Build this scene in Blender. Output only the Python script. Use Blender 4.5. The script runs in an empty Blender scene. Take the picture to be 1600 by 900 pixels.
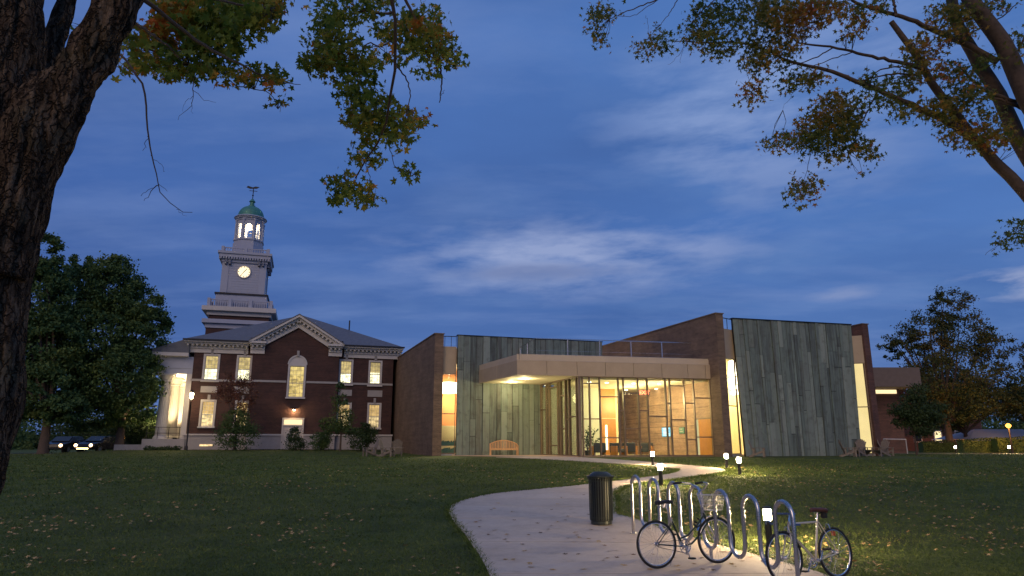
import bpy, math, random
import numpy as np
from mathutils import Vector, Matrix, noise
random.seed(7); rng = np.random.default_rng(7)
S = bpy.context.scene
COL = S.collection
R = math.radians

# ---------------------------------------------------------------- camera
CAM_H = 1.7; PITCH = R(12.97); F = 1066.67
cd = bpy.data.cameras.new('camera'); cd.lens = 24; cd.sensor_width = 36; cd.clip_start = .1; cd.clip_end = 4000
cam = bpy.data.objects.new('camera', cd); COL.objects.link(cam)
cam.location = (0, 0, CAM_H); cam.rotation_euler = (R(90) + PITCH, 0, 0); S.camera = cam
S.view_settings.view_transform = 'Standard'; S.view_settings.look = 'None'; S.view_settings.exposure = .08; S.view_settings.gamma = 1
S.view_settings.use_curve_mapping = False
S.cycles.use_denoising = True
S.cycles.max_bounces = 6; S.cycles.diffuse_bounces = 3; S.cycles.glossy_bounces = 3; S.cycles.transmission_bounces = 4
S.cycles.transparent_max_bounces = 12; S.cycles.sample_clamp_indirect = 4
S.cycles.caustics_reflective = False; S.cycles.caustics_refractive = False

def P(px, py, D):                         # world point seen at pixel (1600x900) at world depth y = D
    u = (px - 800) / F; v = (450 - py) / F
    y = math.cos(PITCH) - v * math.sin(PITCH); z = math.sin(PITCH) + v * math.cos(PITCH); t = D / y
    return Vector((u * t, D, CAM_H + z * t))

# ---------------------------------------------------------------- terrain height
TY = [-50, 0, 8.4, 10.2, 13, 15.2, 18, 22.2, 26.9, 30.5, 41, 47, 60, 75, 100, 3000]
TZ = [-2.0, -.40, -.20, -.148, -.085, .046, .235, .49, .60, .69, .985, 1.02, 1.0, .9, .88, .88]
def sm(t): t = min(1, max(0, t)); return t * t * (3 - 2 * t)
def T(x, y):
    z = float(np.interp(y, TY, TZ))
    b = .33 * sm((y - 44) / 10) * (1 - sm((y - 85) / 15)) * sm((-x - 6) / 6) * sm((x + 36) / 6)
    n = (0.04 * noise.noise(Vector((x * .12, y * .12, 3))) + .022 * noise.noise(Vector((x * .55, y * .55, 8)))) * (1 - sm((y - 35) / 10)) * (sm((abs(x - 4) - 6) / 6))
    return z + b + n
def G(px, py):                            # pixel on the ground
    u = (px - 800) / F; v = (450 - py) / F
    y = math.cos(PITCH) - v * math.sin(PITCH); z = math.sin(PITCH) + v * math.cos(PITCH)
    a = 3.0; b = a
    def h(D):
        t = D / y; return CAM_H + z * t - T(u * t, D)
    while b < 400 and h(b) > 0: a = b; b *= 1.04
    for _ in range(30):
        m = (a + b) / 2
        if h(m) > 0: a = m
        else: b = m
    t = b / y
    return Vector((u * t, b, T(u * t, b)))

# ---------------------------------------------------------------- node helpers
class N:
    def __init__(s, nt): s.nt = nt
    def n(s, t, **k):
        x = s.nt.nodes.new(t)
        for a, b in k.items(): setattr(x, a, b)
        return x
    def put(s, sock, v):
        if isinstance(v, bpy.types.NodeSocket): s.nt.links.new(v, sock)
        elif v is not None:
            if isinstance(v, (tuple, list)) and len(v) == 3 and sock.type == 'RGBA': v = (*v, 1)
            sock.default_value = v
    def m(s, op, a, b=None, c=None, clamp=False):
        x = s.n('ShaderNodeMath', operation=op, use_clamp=clamp)
        s.put(x.inputs[0], a)
        if b is not None: s.put(x.inputs[1], b)
        if c is not None: s.put(x.inputs[2], c)
        return x.outputs[0]
    def vm(s, op, a, b=None):
        x = s.n('ShaderNodeVectorMath', operation=op); s.put(x.inputs[0], a)
        if b is not None: s.put(x.inputs[1], b)
        return x.outputs['Value'] if op in ('DOT_PRODUCT', 'LENGTH') else x.outputs[0]
    def mix(s, f, a, b, bt='MIX'):
        x = s.n('ShaderNodeMix', data_type='RGBA', blend_type=bt); s.put(x.inputs[0], f); s.put(x.inputs[6], a); s.put(x.inputs[7], b)
        return x.outputs[2]
    def noise(s, vec, scale, detail=4, rough=.55, out=0):
        x = s.n('ShaderNodeTexNoise'); s.put(x.inputs['Vector'], vec); x.inputs['Scale'].default_value = scale
        x.inputs['Detail'].default_value = detail; x.inputs['Roughness'].default_value = rough
        return x.outputs[out]
    def ramp(s, f, stops):
        x = s.n('ShaderNodeValToRGB'); e = x.color_ramp.elements
        while len(e) < len(stops): e.new(.5)
        for q, (p, c) in zip(e, stops):
            q.position = p; q.color = (*c, 1) if len(c) == 3 else c
        s.put(x.inputs[0], f); return x.outputs[0]
    def rng(s, v, a, b, c=0., d=1.):
        x = s.n('ShaderNodeMapRange'); s.put(x.inputs[0], v)
        for i, q in enumerate((a, b, c, d)): s.put(x.inputs[1 + i], q)
        return x.outputs[0]
    def xyz(s, x, y, z):
        c = s.n('ShaderNodeCombineXYZ'); s.put(c.inputs[0], x); s.put(c.inputs[1], y); s.put(c.inputs[2], z); return c.outputs[0]
    def sep(s, v):
        c = s.n('ShaderNodeSeparateXYZ'); s.put(c.inputs[0], v); return c.outputs
    def pos(s): return s.n('ShaderNodeNewGeometry').outputs['Position']

def newmat(name):
    m = bpy.data.materials.new(name); m.use_nodes = True; nt = m.node_tree; b = nt.nodes['Principled BSDF']
    return m, N(nt), b
def finish(k, b, col, rough=.7, metal=0, bump=None, bs=.2, bd=.02, spec=.5):
    k.put(b.inputs['Base Color'], col); k.put(b.inputs['Roughness'], rough); b.inputs['Metallic'].default_value = metal
    b.inputs['Specular IOR Level'].default_value = spec
    if bump is not None:
        x = k.n('ShaderNodeBump'); x.inputs['Strength'].default_value = bs; x.inputs['Distance'].default_value = bd
        k.put(x.inputs['Height'], bump); k.nt.links.new(x.outputs[0], b.inputs['Normal'])
MATS = {}
def plain(name, c, rough=.6, metal=0, var=.25, sc=3., bs=.15, spec=.5):       # colour with gentle mottling and grain
    m, k, b = newmat(name); p = k.pos()
    f = k.noise(p, sc, 5, .6); g = k.noise(p, sc * 9, 3, .6)
    d = tuple(x * (1 - var) for x in c); e = tuple(min(1, x * (1 + var)) for x in c)
    finish(k, b, k.ramp(k.m('ADD', k.m('MULTIPLY', f, .7), k.m('MULTIPLY', g, .3)), [(.3, d), (.7, e)]), k.rng(g, .3, .7, max(0.02, rough - .08), min(1, rough + .08)), metal, g, bs, .01, spec)
    MATS[name] = m; return m
def emit(name, c, strength, var=0., sc=4.):
    m = bpy.data.materials.new(name); m.use_nodes = True; nt = m.node_tree; nt.nodes.clear(); k = N(nt)
    e = k.n('ShaderNodeEmission'); o = k.n('ShaderNodeOutputMaterial')
    if var:
        f = k.noise(k.pos(), sc, 3); k.put(e.inputs[0], c); k.put(e.inputs[1], k.rng(f, .3, .7, strength * (1 - var), strength * (1 + var)))
    else:
        k.put(e.inputs[0], c); e.inputs[1].default_value = strength
    nt.links.new(e.outputs[0], o.inputs[0]); MATS[name] = m; return m

# ---------------------------------------------------------------- world: dusk sky with cloud, and one soft low light
W = bpy.data.worlds.new('World'); S.world = W; W.use_nodes = True
nt = W.node_tree; nt.nodes.clear(); k = N(nt)
tc = k.n('ShaderNodeTexCoord').outputs['Generated']
sx, sy, sz = k.sep(tc)
az = k.m('MULTIPLY', k.m('ARCTAN2', sx, sy), 57.2958)
el = k.m('MULTIPLY', k.m('ARCSINE', sz), 57.2958)
zz = k.m('ADD', k.m('MAXIMUM', sz, 0.0), .10)
cp = k.xyz(k.m('DIVIDE', sx, zz), k.m('DIVIDE', sy, zz), 0.)
n1 = k.noise(k.vm('MULTIPLY', cp, (1.0, 1.5, 1)), .55, 5, .52)
n2 = k.noise(k.vm('ADD', k.vm('MULTIPLY', cp, (1.0, 2.2, 1)), (11, 3, 0)), 1.1, 7, .58)
n3 = k.noise(k.xyz(k.m('ADD', k.m('MULTIPLY', az, .11), k.m('MULTIPLY', el, -.05)), k.m('MULTIPLY', el, .40), 5.), 1.0, 6, .56)
base = k.ramp(k.m('DIVIDE', el, 60.), [(0.0, (.115, .170, .375)), (.14, (.078, .142, .375)), (.30, (.070, .142, .400)), (.55, (.085, .170, .455)), (1.0, (.080, .155, .40))])
base = k.mix(k.rng(n1, .40, .62, 0, .75), base, (.054, .108, .315))
n4 = k.noise(k.vm('ADD', k.vm('MULTIPLY', cp, (1.0, 1.2, 1)), (4, 9, 2)), 1.9, 5, .55); base = k.mix(k.rng(n4, .48, .72, 0, .35), base, (.135, .205, .44))
base = k.mix(1., base, k.ramp(k.rng(az, -36, 36), [(0, (.80, .91, .95)), (1, (1.05, 1.25, 1.18))]), 'MULTIPLY')
base = k.mix(k.m('MULTIPLY', k.rng(n2, .47, .72), .50), base, (.155, .240, .50))
def patch(a, e, wa, we, lo, hi, soft=1.):
    d = k.m('ADD', k.m('POWER', k.m('DIVIDE', k.m('SUBTRACT', az, a), wa), 2), k.m('POWER', k.m('DIVIDE', k.m('SUBTRACT', el, e), we), 2))
    g = k.m('POWER', 2.71828, k.m('MULTIPLY', d, -1.))
    return k.m('MULTIPLY', k.rng(k.m('MULTIPLY', g, k.rng(n3, .34, .62, .15, 1.0)), lo, hi), soft, clamp=True)
for a, e, wa, we, lo, hi, s_, c in [(4.6, 15.4, 15, 3.2, .16, .80, .85, (.30, .37, .60)), (20, 26.5, 11, 5.5, .14, .80, .6, (.25, .35, .62)), (28, 30, 12, 8, .14, .9, .45, (.22, .32, .60)),
                                (23, 22.0, 10, 5.5, .25, .80, .40, (.24, .32, .56)), (38, 10.7, 6.0, 1.3, .25, .70, .9, (.36, .41, .60)), (26.5, 11.3, 3.5, .7, .3, .8, .5, (.25, .31, .52)),
                                (2.8, 14.3, 8.5, .8, .15, .75, .6, (.12, .17, .36))]:
    base = k.mix(patch(a, e, wa, we, lo, hi, s_), base, c)
sky = k.n('ShaderNodeTexSky', sky_type='NISHITA', sun_disc=False); sky.sun_elevation = R(1.0); sky.sun_rotation = R(215)
sky.dust_density = 2.
skyc = k.vm('MULTIPLY', sky.outputs[0], (.004, .004, .004))
bg = k.n('ShaderNodeBackground'); k.put(bg.inputs[0], k.vm('ADD', base, skyc)); bg.inputs[1].default_value = .98
o = k.n('ShaderNodeOutputWorld'); nt.links.new(bg.outputs[0], o.inputs[0])
sl = bpy.data.lights.new('sun', 'SUN'); sl.energy = 1.0; sl.angle = R(40); sl.color = (1, .70, .42)
so = bpy.data.objects.new('sun', sl); COL.objects.link(so)
so.rotation_euler = Vector((.22, .82, -.50)).to_track_quat('-Z', 'Y').to_euler()    # added warm light standing in for unseen street lamps behind the camera's left shoulder

# ---------------------------------------------------------------- mesh helpers
class M:
    def __init__(s): s.v = []; s.f = []
    def add(s, vs, fs):
        o = len(s.v); s.v += [tuple(v) for v in vs]; s.f += [tuple(i + o for i in f) for f in fs]; return s
    def box(s, x0, x1, y0, y1, z0, z1):
        return s.add([(x0, y0, z0), (x1, y0, z0), (x1, y1, z0), (x0, y1, z0), (x0, y0, z1), (x1, y0, z1), (x1, y1, z1), (x0, y1, z1)],
                     [(0, 3, 2, 1), (4, 5, 6, 7), (0, 1, 5, 4), (1, 2, 6, 5), (2, 3, 7, 6), (3, 0, 4, 7)])
    def obox(s, c, ax, ay, az):                  # centre and three half-axis vectors
        c = Vector(c); ax = Vector(ax); ay = Vector(ay); az = Vector(az)
        vs = [c + sx * ax + sy * ay + sz * az for sz in (-1, 1) for sx, sy in ((-1, -1), (1, -1), (1, 1), (-1, 1))]
        return s.add(vs, [(0, 3, 2, 1), (4, 5, 6, 7), (0, 1, 5, 4), (1, 2, 6, 5), (2, 3, 7, 6), (3, 0, 4, 7)])
    def beam(s, a, b, w, h, up=(0, 0, 1)):        # rectangular bar from a to b
        a = Vector(a); b = Vector(b); d = (b - a); L = d.length; d.normalize(); sd = d.cross(Vector(up))
        if sd.length < 1e-4: sd = Vector((1, 0, 0))
        sd.normalize(); u = sd.cross(d)
        return s.obox((a + b) / 2, d * L / 2, sd * w / 2, u * h / 2)
    def prism(s, poly, z0, z1):                   # poly list of (x,y); z0/z1 numbers or lists
        n = len(poly); a = z0 if isinstance(z0, list) else [z0] * n; b = z1 if isinstance(z1, list) else [z1] * n
        ar = sum(poly[i][0] * poly[(i + 1) % n][1] - poly[(i + 1) % n][0] * poly[i][1] for i in range(n))
        if ar < 0: poly = poly[::-1]; a = a[::-1]; b = b[::-1]
        vs = [(p[0], p[1], q) for p, q in zip(poly, a)] + [(p[0], p[1], q) for p, q in zip(poly, b)]
        return s.add(vs, [tuple(range(n))[::-1], tuple(range(n, 2 * n))] + [(i, (i + 1) % n, n + (i + 1) % n, n + i) for i in range(n)])
    def wall(s, p0, p1, th, z0, z1):              # vertical slab; th extends to the left normal of p0->p1 (away from viewer when p0 is left)
        d = Vector((p1[0] - p0[0], p1[1] - p0[1])).normalized(); nn = Vector((-d.y, d.x)) * th
        return s.prism([(p0[0], p0[1]), (p1[0], p1[1]), (p1[0] + nn.x, p1[1] + nn.y), (p0[0] + nn.x, p0[1] + nn.y)], z0, z1)
    def plate(s, pts, th):                        # planar polygon pts (3D) thickened by vector th
        th = Vector(th); n = len(pts); vs = [Vector(p) for p in pts]; nr = (vs[1] - vs[0]).cross(vs[2] - vs[0])
        if nr.dot(th) > 0: vs = vs[::-1]
        return s.add(vs + [v + th for v in vs], [tuple(range(n)), tuple(range(n, 2 * n))[::-1]] + [((i + 1) % n, i, n + i, n + (i + 1) % n) for i in range(n)])
    def tube(s, pts, r, seg=8, cap=True, disp=None):
        pts = [Vector(p) for p in pts]; n = len(pts); rr = r if isinstance(r, (list, tuple)) else [r] * n
        vs = []; up = None
        for i, p in enumerate(pts):
            d = (pts[min(i + 1, n - 1)] - pts[max(i - 1, 0)])
            if d.length < 1e-9: d = Vector((0, 0, 1))
            d.normalize()
            if up is None:
                up = Vector((0, 0, 1)) if abs(d.z) < .9 else Vector((1, 0, 0))
            a = d.cross(up)
            if a.length < 1e-5: a = d.cross(Vector((.3, .7, .2)))
            a.normalize(); up = a.cross(d).normalized()
            for j in range(seg):
                t = 2 * math.pi * j / seg; q = a * math.cos(t) + up * math.sin(t); ra = rr[i]
                v = p + q * ra
                if disp: v = p + q * (ra + disp(v, t, i))
                vs.append(v)
        fs = [(i * seg + j, i * seg + (j + 1) % seg, (i + 1) * seg + (j + 1) % seg, (i + 1) * seg + j) for i in range(n - 1) for j in range(seg)]
        fs = [f[::-1] for f in fs]
        if cap: fs += [tuple(range(seg)), tuple(range((n - 1) * seg, n * seg))[::-1]]
        return s.add(vs, fs)
    def lathe(s, prof, c=(0, 0, 0), seg=16, rot=0.):  # prof list of (r,z)
        c = Vector(c); vs = []
        for r, z in prof:
            for j in range(seg):
                t = 2 * math.pi * j / seg + rot; vs.append(c + Vector((r * math.cos(t), r * math.sin(t), z)))
        n = len(prof)
        fs = [(i * seg + j, i * seg + (j + 1) % seg, (i + 1) * seg + (j + 1) % seg, (i + 1) * seg + j) for i in range(n - 1) for j in range(seg)]
        return s.add(vs, fs + [tuple(range(seg))[::-1], tuple(range((n - 1) * seg, n * seg))])
    def ring(s, c, ax, R_, r, seg=28, ts=8):       # torus about axis ax
        c = Vector(c); ax = Vector(ax).normalized(); u = ax.orthogonal().normalized(); w = ax.cross(u); vs = []
        for i in range(seg):
            t = 2 * math.pi * i / seg; d = u * math.cos(t) + w * math.sin(t)
            for j in range(ts):
                q = 2 * math.pi * j / ts; vs.append(c + d * (R_ + r * math.cos(q)) + ax * r * math.sin(q))
        return s.add(vs, [(i * ts + j, ((i + 1) % seg) * ts + j, ((i + 1) % seg) * ts + (j + 1) % ts, i * ts + (j + 1) % ts) for i in range(seg) for j in range(ts)])

MW = {}                                            # world matrices of parents
def link(name, data, loc, parent):
    o = bpy.data.objects.new(name, data); COL.objects.link(o); o.location = loc
    if parent is not None: o.parent = parent
    MW[o.name] = (MW[parent.name] if parent is not None else Matrix()) @ Matrix.Translation(loc)
    return o
def obj(name, m, mat, parent=None, smooth=False, world=False, label=None, cat=None, group=None, kind=None, bevel=0, base=False):
    vs = np.array(m.v, dtype=float)
    if world and parent is not None:
        mi = np.array(MW[parent.name].inverted()); vs = vs @ mi[:3, :3].T + mi[:3, 3]
    c = (vs.min(0) + vs.max(0)) / 2
    if base: c[2] = vs[:, 2].min()
    me = bpy.data.meshes.new(name); me.from_pydata((vs - c).tolist(), [], m.f); me.update()
    if mat is not None: me.materials.append(MATS[mat] if isinstance(mat, str) else mat)
    if smooth:
        me.shade_smooth()
        if smooth != 'all': 
            me.set_sharp_from_angle(angle=R(40))
    o = link(name, me, c, parent)
    if bevel:
        b = o.modifiers.new('bevel', 'BEVEL'); b.width = bevel; b.segments = 2; b.limit_method = 'ANGLE'
    tag(o, label, cat, group, kind); return o
def tag(o, label=None, cat=None, group=None, kind=None):
    for a, b in (('label', label), ('category', cat), ('group', group), ('kind', kind)):
        if b: o[a] = b
def thing(name, label, cat, loc=(0, 0, 0), rotz=0, group=None):
    o = bpy.data.objects.new(name, None); COL.objects.link(o); o.location = loc; o.rotation_euler = (0, 0, rotz); o.empty_display_size = .2
    MW[o.name] = Matrix.Translation(loc) @ Matrix.Rotation(rotz, 4, 'Z'); tag(o, label, cat, group); return o
def dup(o, loc, rotz, label=None, group=None):
    def cp(s, par):
        c = s.copy(); COL.objects.link(c)
        if par is not None: c.parent = par
        for ch in list(s.children): cp(ch, c)
        return c
    c = cp(o, None); c.location = loc; c.rotation_euler = (0, 0, rotz)
    MW[c.name] = Matrix.Translation(loc) @ Matrix.Rotation(rotz, 4, 'Z')
    if label: c['label'] = label
    if group: c['group'] = group
    return c
def npmesh(name, V, Fc, mat, parent=None, world=True, kind=None, label=None, cat=None, smooth=False):
    V = np.asarray(V, dtype=np.float64)
    if world and parent is not None:
        mi = np.array(MW[parent.name].inverted()); V = V @ mi[:3, :3].T + mi[:3, 3]
    c = (V.min(0) + V.max(0)) / 2; V = V - c
    me = bpy.data.meshes.new(name); nf, kk = Fc.shape
    me.vertices.add(len(V)); me.vertices.foreach_set('co', V.astype(np.float32).ravel())
    me.loops.add(nf * kk); me.loops.foreach_set('vertex_index', Fc.astype(np.int32).ravel())
    me.polygons.add(nf); me.polygons.foreach_set('loop_start', np.arange(0, nf * kk, kk, dtype=np.int32))
    me.polygons.foreach_set('loop_total', np.full(nf, kk, dtype=np.int32)); me.update(calc_edges=True); me.validate()
    me.materials.append(MATS[mat]); 
    if smooth: me.shade_smooth()
    o = link(name, me, c, parent); tag(o, label, cat, None, kind); return o
def lamp(kind, loc, energy, color=(1, .8, .5), parent=None, size=.1, rot=None, spot=None, name='light'):
    l = bpy.data.lights.new(name, kind); l.energy = energy; l.color = color
    if kind == 'AREA':
        l.size = size if not isinstance(size, tuple) else size[0]
        if isinstance(size, tuple): l.shape = 'RECTANGLE'; l.size_y = size[1]
    else: l.shadow_soft_size = size
    if kind == 'SPOT': l.spot_size = spot; l.spot_blend = .6
    o = bpy.data.objects.new(name, l); COL.objects.link(o)
    if parent is not None:
        loc = MW[parent.name].inverted() @ Vector(loc); o.parent = parent
    o.location = loc
    if rot is not None: o.rotation_euler = rot
    return o

# ---------------------------------------------------------------- materials
def brickmat(name, c1, c2, mortar, sc=1., rough=.85, bs=.5):
    m, k, b = newmat(name); g = k.n('ShaderNodeNewGeometry'); p = g.outputs['Position']
    t = k.vm('CROSS_PRODUCT', (0, 0, 1), g.outputs['True Normal']); s_ = k.vm('DOT_PRODUCT', p, t); z = k.sep(p)[2]
    br = k.n('ShaderNodeTexBrick'); k.put(br.inputs['Vector'], k.xyz(s_, z, 0.))
    br.inputs['Color1'].default_value = (*c1, 1); br.inputs['Color2'].default_value = (*c2, 1); br.inputs['Mortar'].default_value = (*mortar, 1)
    br.inputs['Scale'].default_value = 1; br.inputs['Brick Width'].default_value = .215 * sc; br.inputs['Row Height'].default_value = .075 * sc
    br.inputs['Mortar Size'].default_value = .008 * sc; br.inputs['Bias'].default_value = -.1
    n = k.noise(p, .9, 6, .65); n2 = k.noise(p, 14, 3)
    big = k.noise(k.xyz(k.m('MULTIPLY', s_, .25), k.m('MULTIPLY', z, 3.2), 0.), 1.6, 4, .7)
    col = k.mix(1., br.outputs[0], k.ramp(n, [(.3, (.7, .7, .7)), (.7, (1.25, 1.2, 1.15))]), 'MULTIPLY')
    col = k.mix(1., col, k.ramp(big, [(.35, (.80, .78, .76)), (.65, (1.18, 1.16, 1.12))]), 'MULTIPLY')
    finish(k, b, col, k.rng(n2, .3, .7, rough - .12, rough), 0, k.m('SUBTRACT', k.m('MULTIPLY', n2, .3), br.outputs['Fac']), bs, .012)
    MATS[name] = m
brickmat('brick_tan', (.170, .118, .088), (.118, .082, .062), (.20, .16, .12))
brickmat('brick_red', (.125, .055, .042), (.085, .038, .032), (.11, .08, .07))
brickmat('brick_old', (.070, .028, .024), (.045, .019, .018), (.060, .042, .038))
brickmat('brick_lobby', (.42, .29, .21), (.33, .215, .155), (.38, .30, .24))

m, k, b = newmat('copper'); p = k.pos(); inf = k.n('ShaderNodeObjectInfo').outputs['Random']
st = k.noise(k.vm('MULTIPLY', p, (5, 5, .35)), 1.6, 6, .65); sp = k.noise(p, 2.2, 6, .6); fn = k.noise(p, 22, 4)
c0 = k.ramp(inf, [(0, (.050, .060, .054)), (.18, (.145, .180, .160)), (.34, (.070, .082, .074)), (.5, (.195, .235, .205)), (.64, (.085, .090, .078)), (.8, (.25, .29, .25)), (1, (.10, .130, .115))])
c0 = k.mix(k.rng(st, .42, .72, 0, .75), c0, (.21, .285, .235))
c0 = k.mix(k.rng(sp, .52, .75, 0, .6), c0, (.060, .058, .050))
finish(k, b, c0, k.rng(sp, .3, .7, .5, .75), .0, k.m('ADD', st, k.m('MULTIPLY', fn, .3)), .25, .02); MATS['copper'] = m

plain('concrete_panel', (.42, .335, .235), .7, 0, .10, 1.2)
plain('concrete_cap', (.50, .42, .32), .7, 0, .08, 1.2)
plain('dark_fascia', (.15, .115, .10), .8, 0, .15)
plain('soffit', (.74, .68, .50), .7, 0, .05)
plain('bronze', (.20, .145, .10), .5, .2, .15)
plain('dark_metal', (.03, .03, .033), .45, .6)
plain('roof_slate', (.115, .125, .150), .7, 0, .25, 4)
plain('white_paint', (.52, .50, .48), .6, 0, .07)
plain('white_paint_skylit', (.34, .37, .47), .6, 0, .06)  # white paint with the dim bluish sky light put into its colour
plain('limestone', (.33, .315, .31), .75, 0, .12)
plain('patina', (.06, .22, .19), .55, .2, .3, 3)
plain('wood_door', (.50, .22, .05), .4, 0, .15, 5)
plain('teak', (.62, .36, .17), .6, 0, .25, 12)
plain('grey_teak', (.20, .17, .14), .75, 0, .25, 12)
plain('cedar', (.16, .09, .065), .7, 0, .25, 12)
plain('white_wall', (.62, .66, .56), .8, 0, .05)
plain('orange_wall', (.85, .36, .15), .8, 0, .05)
plain('cream_wall', (.80, .70, .42), .8, 0, .04)
plain('lobby_floor', (.42, .34, .24), .35, 0, .1)
plain('steel', (.52, .51, .52), .27, 1., .06, 30, .05)
plain('bin_green', (.040, .048, .040), .35, .3, .1)
plain('soil', (.05, .035, .025), .95, 0, .4, 6, .6)
plain('rubber', (.015, .015, .015), .8)
plain('frame_green', (.03, .05, .04), .3, .4)
plain('frame_cream', (.58, .52, .42), .35, .2)
plain('chrome', (.7, .7, .7), .2, 1., .03)
plain('saddle_black', (.02, .018, .018), .5)
plain('saddle_brown', (.09, .035, .025), .5)
plain('blue_tape', (.05, .10, .25), .6)
plain('basket_white', (.62, .62, .58), .5, .2)
plain('dark_leather', (.035, .04, .035), .5)
plain('pot', (.05, .05, .05), .5)
plain('sign_green', (.14, .30, .24), .6)
plain('asphalt', (.045, .045, .048), .85, 0, .2)
plain('car_dark', (.014, .015, .018), .25, .3)
plain('car_silver', (.022, .023, .026), .25, .5)
plain('car_glass', (.02, .025, .03), .1)
plain('bare_twig', (.045, .035, .028), .9)
plain('wire', (.02, .02, .02), .8)

m, k, b = newmat('glass'); nt = m.node_tree; nt.nodes.remove(b)
fr = k.n('ShaderNodeLayerWeight'); fr.inputs[0].default_value = .12
tr = k.n('ShaderNodeBsdfTransparent'); tr.inputs[0].default_value = (.90, .94, .90, 1); gl = k.n('ShaderNodeBsdfGlossy'); gl.inputs['Roughness'].default_value = .02
mx = k.n('ShaderNodeMixShader'); k.put(mx.inputs[0], k.m('ADD', k.m('MULTIPLY', fr.outputs['Fresnel'], .6), .02)); nt.links.new(tr.outputs[0], mx.inputs[1]); nt.links.new(gl.outputs[0], mx.inputs[2])
nt.links.new(mx.outputs[0], nt.nodes['Material Output'].inputs[0]); MATS['glass'] = m

# concrete path: light grey, stained, fine broom texture
m, k, b = newmat('path_concrete'); p = k.pos()
a1 = k.noise(p, .7, 6, .6); a2 = k.noise(p, 6, 5, .65); a3 = k.noise(p, 60, 3); inf = k.n('ShaderNodeObjectInfo').outputs['Random']
c = k.ramp(k.m('ADD', k.m('MULTIPLY', a1, .6), k.m('MULTIPLY', a2, .4)), [(.3, (.42, .34, .26)), (.5, (.54, .45, .35)), (.7, (.62, .53, .42))])
c = k.mix(k.rng(inf, 0, 1, .0, .22), c, (.33, .28, .23)); c = k.mix(k.rng(k.noise(p, 2.3, 7, .7), .56, .70, 0, .45), c, (.27, .225, .18)); c = k.mix(k.rng(a3, .55, .8, 0, .35), c, (.24, .22, .2))
finish(k, b, c, .85, 0, k.m('ADD', a3, a2), .25, .006); MATS['path_concrete'] = m
m, k, b = newmat('paving_salmon'); p = k.pos(); finish(k, b, k.ramp(k.noise(p, 3, 4), [(.3, (.42, .29, .22)), (.7, (.52, .38, .30))]), .8); MATS['paving_salmon'] = m

# lawn
m, k, b = newmat('lawn'); p = k.pos()
a1 = k.noise(p, .16, 4, .6); a2 = k.noise(p, 1.6, 6, .7); a3 = k.noise(p, 26, 5, .75)
c = k.ramp(k.m('ADD', k.m('MULTIPLY', a2, .5), k.m('MULTIPLY', a3, .5)), [(.32, (.026, .048, .012)), (.5, (.080, .112, .026)), (.68, (.165, .185, .046))])
c = k.mix(k.rng(a1, .4, .65, 0, .5), c, (.085, .090, .030)); c = k.mix(k.rng(k.noise(p, .55, 3), .5, .7, 0, .55), c, (.030, .045, .014)); a4 = k.noise(p, 5, 3, .8)
c = k.mix(k.rng(a4, .66, .74, 0, .5), c, (.15, .11, .045))
finish(k, b, c, .9, 0, k.m('ADD', a3, a2), .9, .06, .2); MATS['lawn'] = m
def bladesmat(name, stops, sc=1.3, rough=.7, trans=.25):
    m, k, b = newmat(name); p = k.pos(); f = k.noise(p, sc, 4, .6); g = k.noise(p, sc * 14, 2)
    wf = .75 if name in ('leaf_far', 'leaf_near') else .55; col = k.ramp(k.m('ADD', k.m('MULTIPLY', f, wf), k.m('MULTIPLY', g, 1 - wf)), stops)
    finish(k, b, col, rough, 0, None, spec=.25)
    nt = m.node_tree; t = k.n('ShaderNodeBsdfTranslucent'); k.put(t.inputs[0], col); mx = k.n('ShaderNodeMixShader'); mx.inputs[0].default_value = trans
    nt.links.new(b.outputs[0], mx.inputs[1]); nt.links.new(t.outputs[0], mx.inputs[2]); nt.links.new(mx.outputs[0], nt.nodes['Material Output'].inputs[0])
    MATS[name] = m
bladesmat('grass_blade', [(.3, (.034, .062, .014)), (.48, (.095, .140, .030)), (.6, (.165, .205, .046)), (.72, (.27, .24, .08))], .9)
bladesmat('tent_cloth', [(.3, (.62, .56, .56)), (.7, (.68, .62, .62))], 1., .8, .08)
bladesmat('leaf_near', [(.34, (.070, .130, .022)), (.44, (.13, .19, .030)), (.52, (.19, .22, .032)), (.57, (.32, .22, .03)), (.61, (.46, .17, .03)), (.67, (.40, .09, .025))], .8, .6, .5)
bladesmat('leaf_far', [(.34, (.050, .100, .026)), (.44, (.095, .130, .030)), (.52, (.15, .15, .03)), (.57, (.34, .20, .03)), (.63, (.28, .09, .03))], .55, .6, .5)
bladesmat('leaf_tree', [(.3, (.030, .070, .030)), (.5, (.065, .120, .040)), (.60, (.12, .165, .042)), (.72, (.19, .205, .05))], .35, .7, .2)
bladesmat('leaf_autumn', [(.3, (.026, .046, .018)), (.50, (.060, .080, .024)), (.60, (.105, .085, .026)), (.70, (.17, .075, .025))], .22, .7, .2)
bladesmat('leaf_red', [(.3, (.05, .045, .02)), (.5, (.13, .05, .03)), (.7, (.20, .06, .035))], 1.0, .7, .2)
bladesmat('leaf_shrub', [(.3, (.022, .045, .020)), (.55, (.050, .085, .030)), (.75, (.11, .14, .045))], 1.2, .7, .2)
bladesmat('leaf_fallen', [(.3, (.18, .07, .03)), (.42, (.38, .17, .06)), (.52, (.55, .40, .19)), (.6, (.45, .30, .10)), (.72, (.50, .16, .04))], 3.0, .8, .1)
bladesmat('leaf_fallen_dark', [(.3, (.06, .035, .025)), (.5, (.14, .075, .045)), (.7, (.30, .17, .09))], 3.0, .8, .05)

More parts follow.
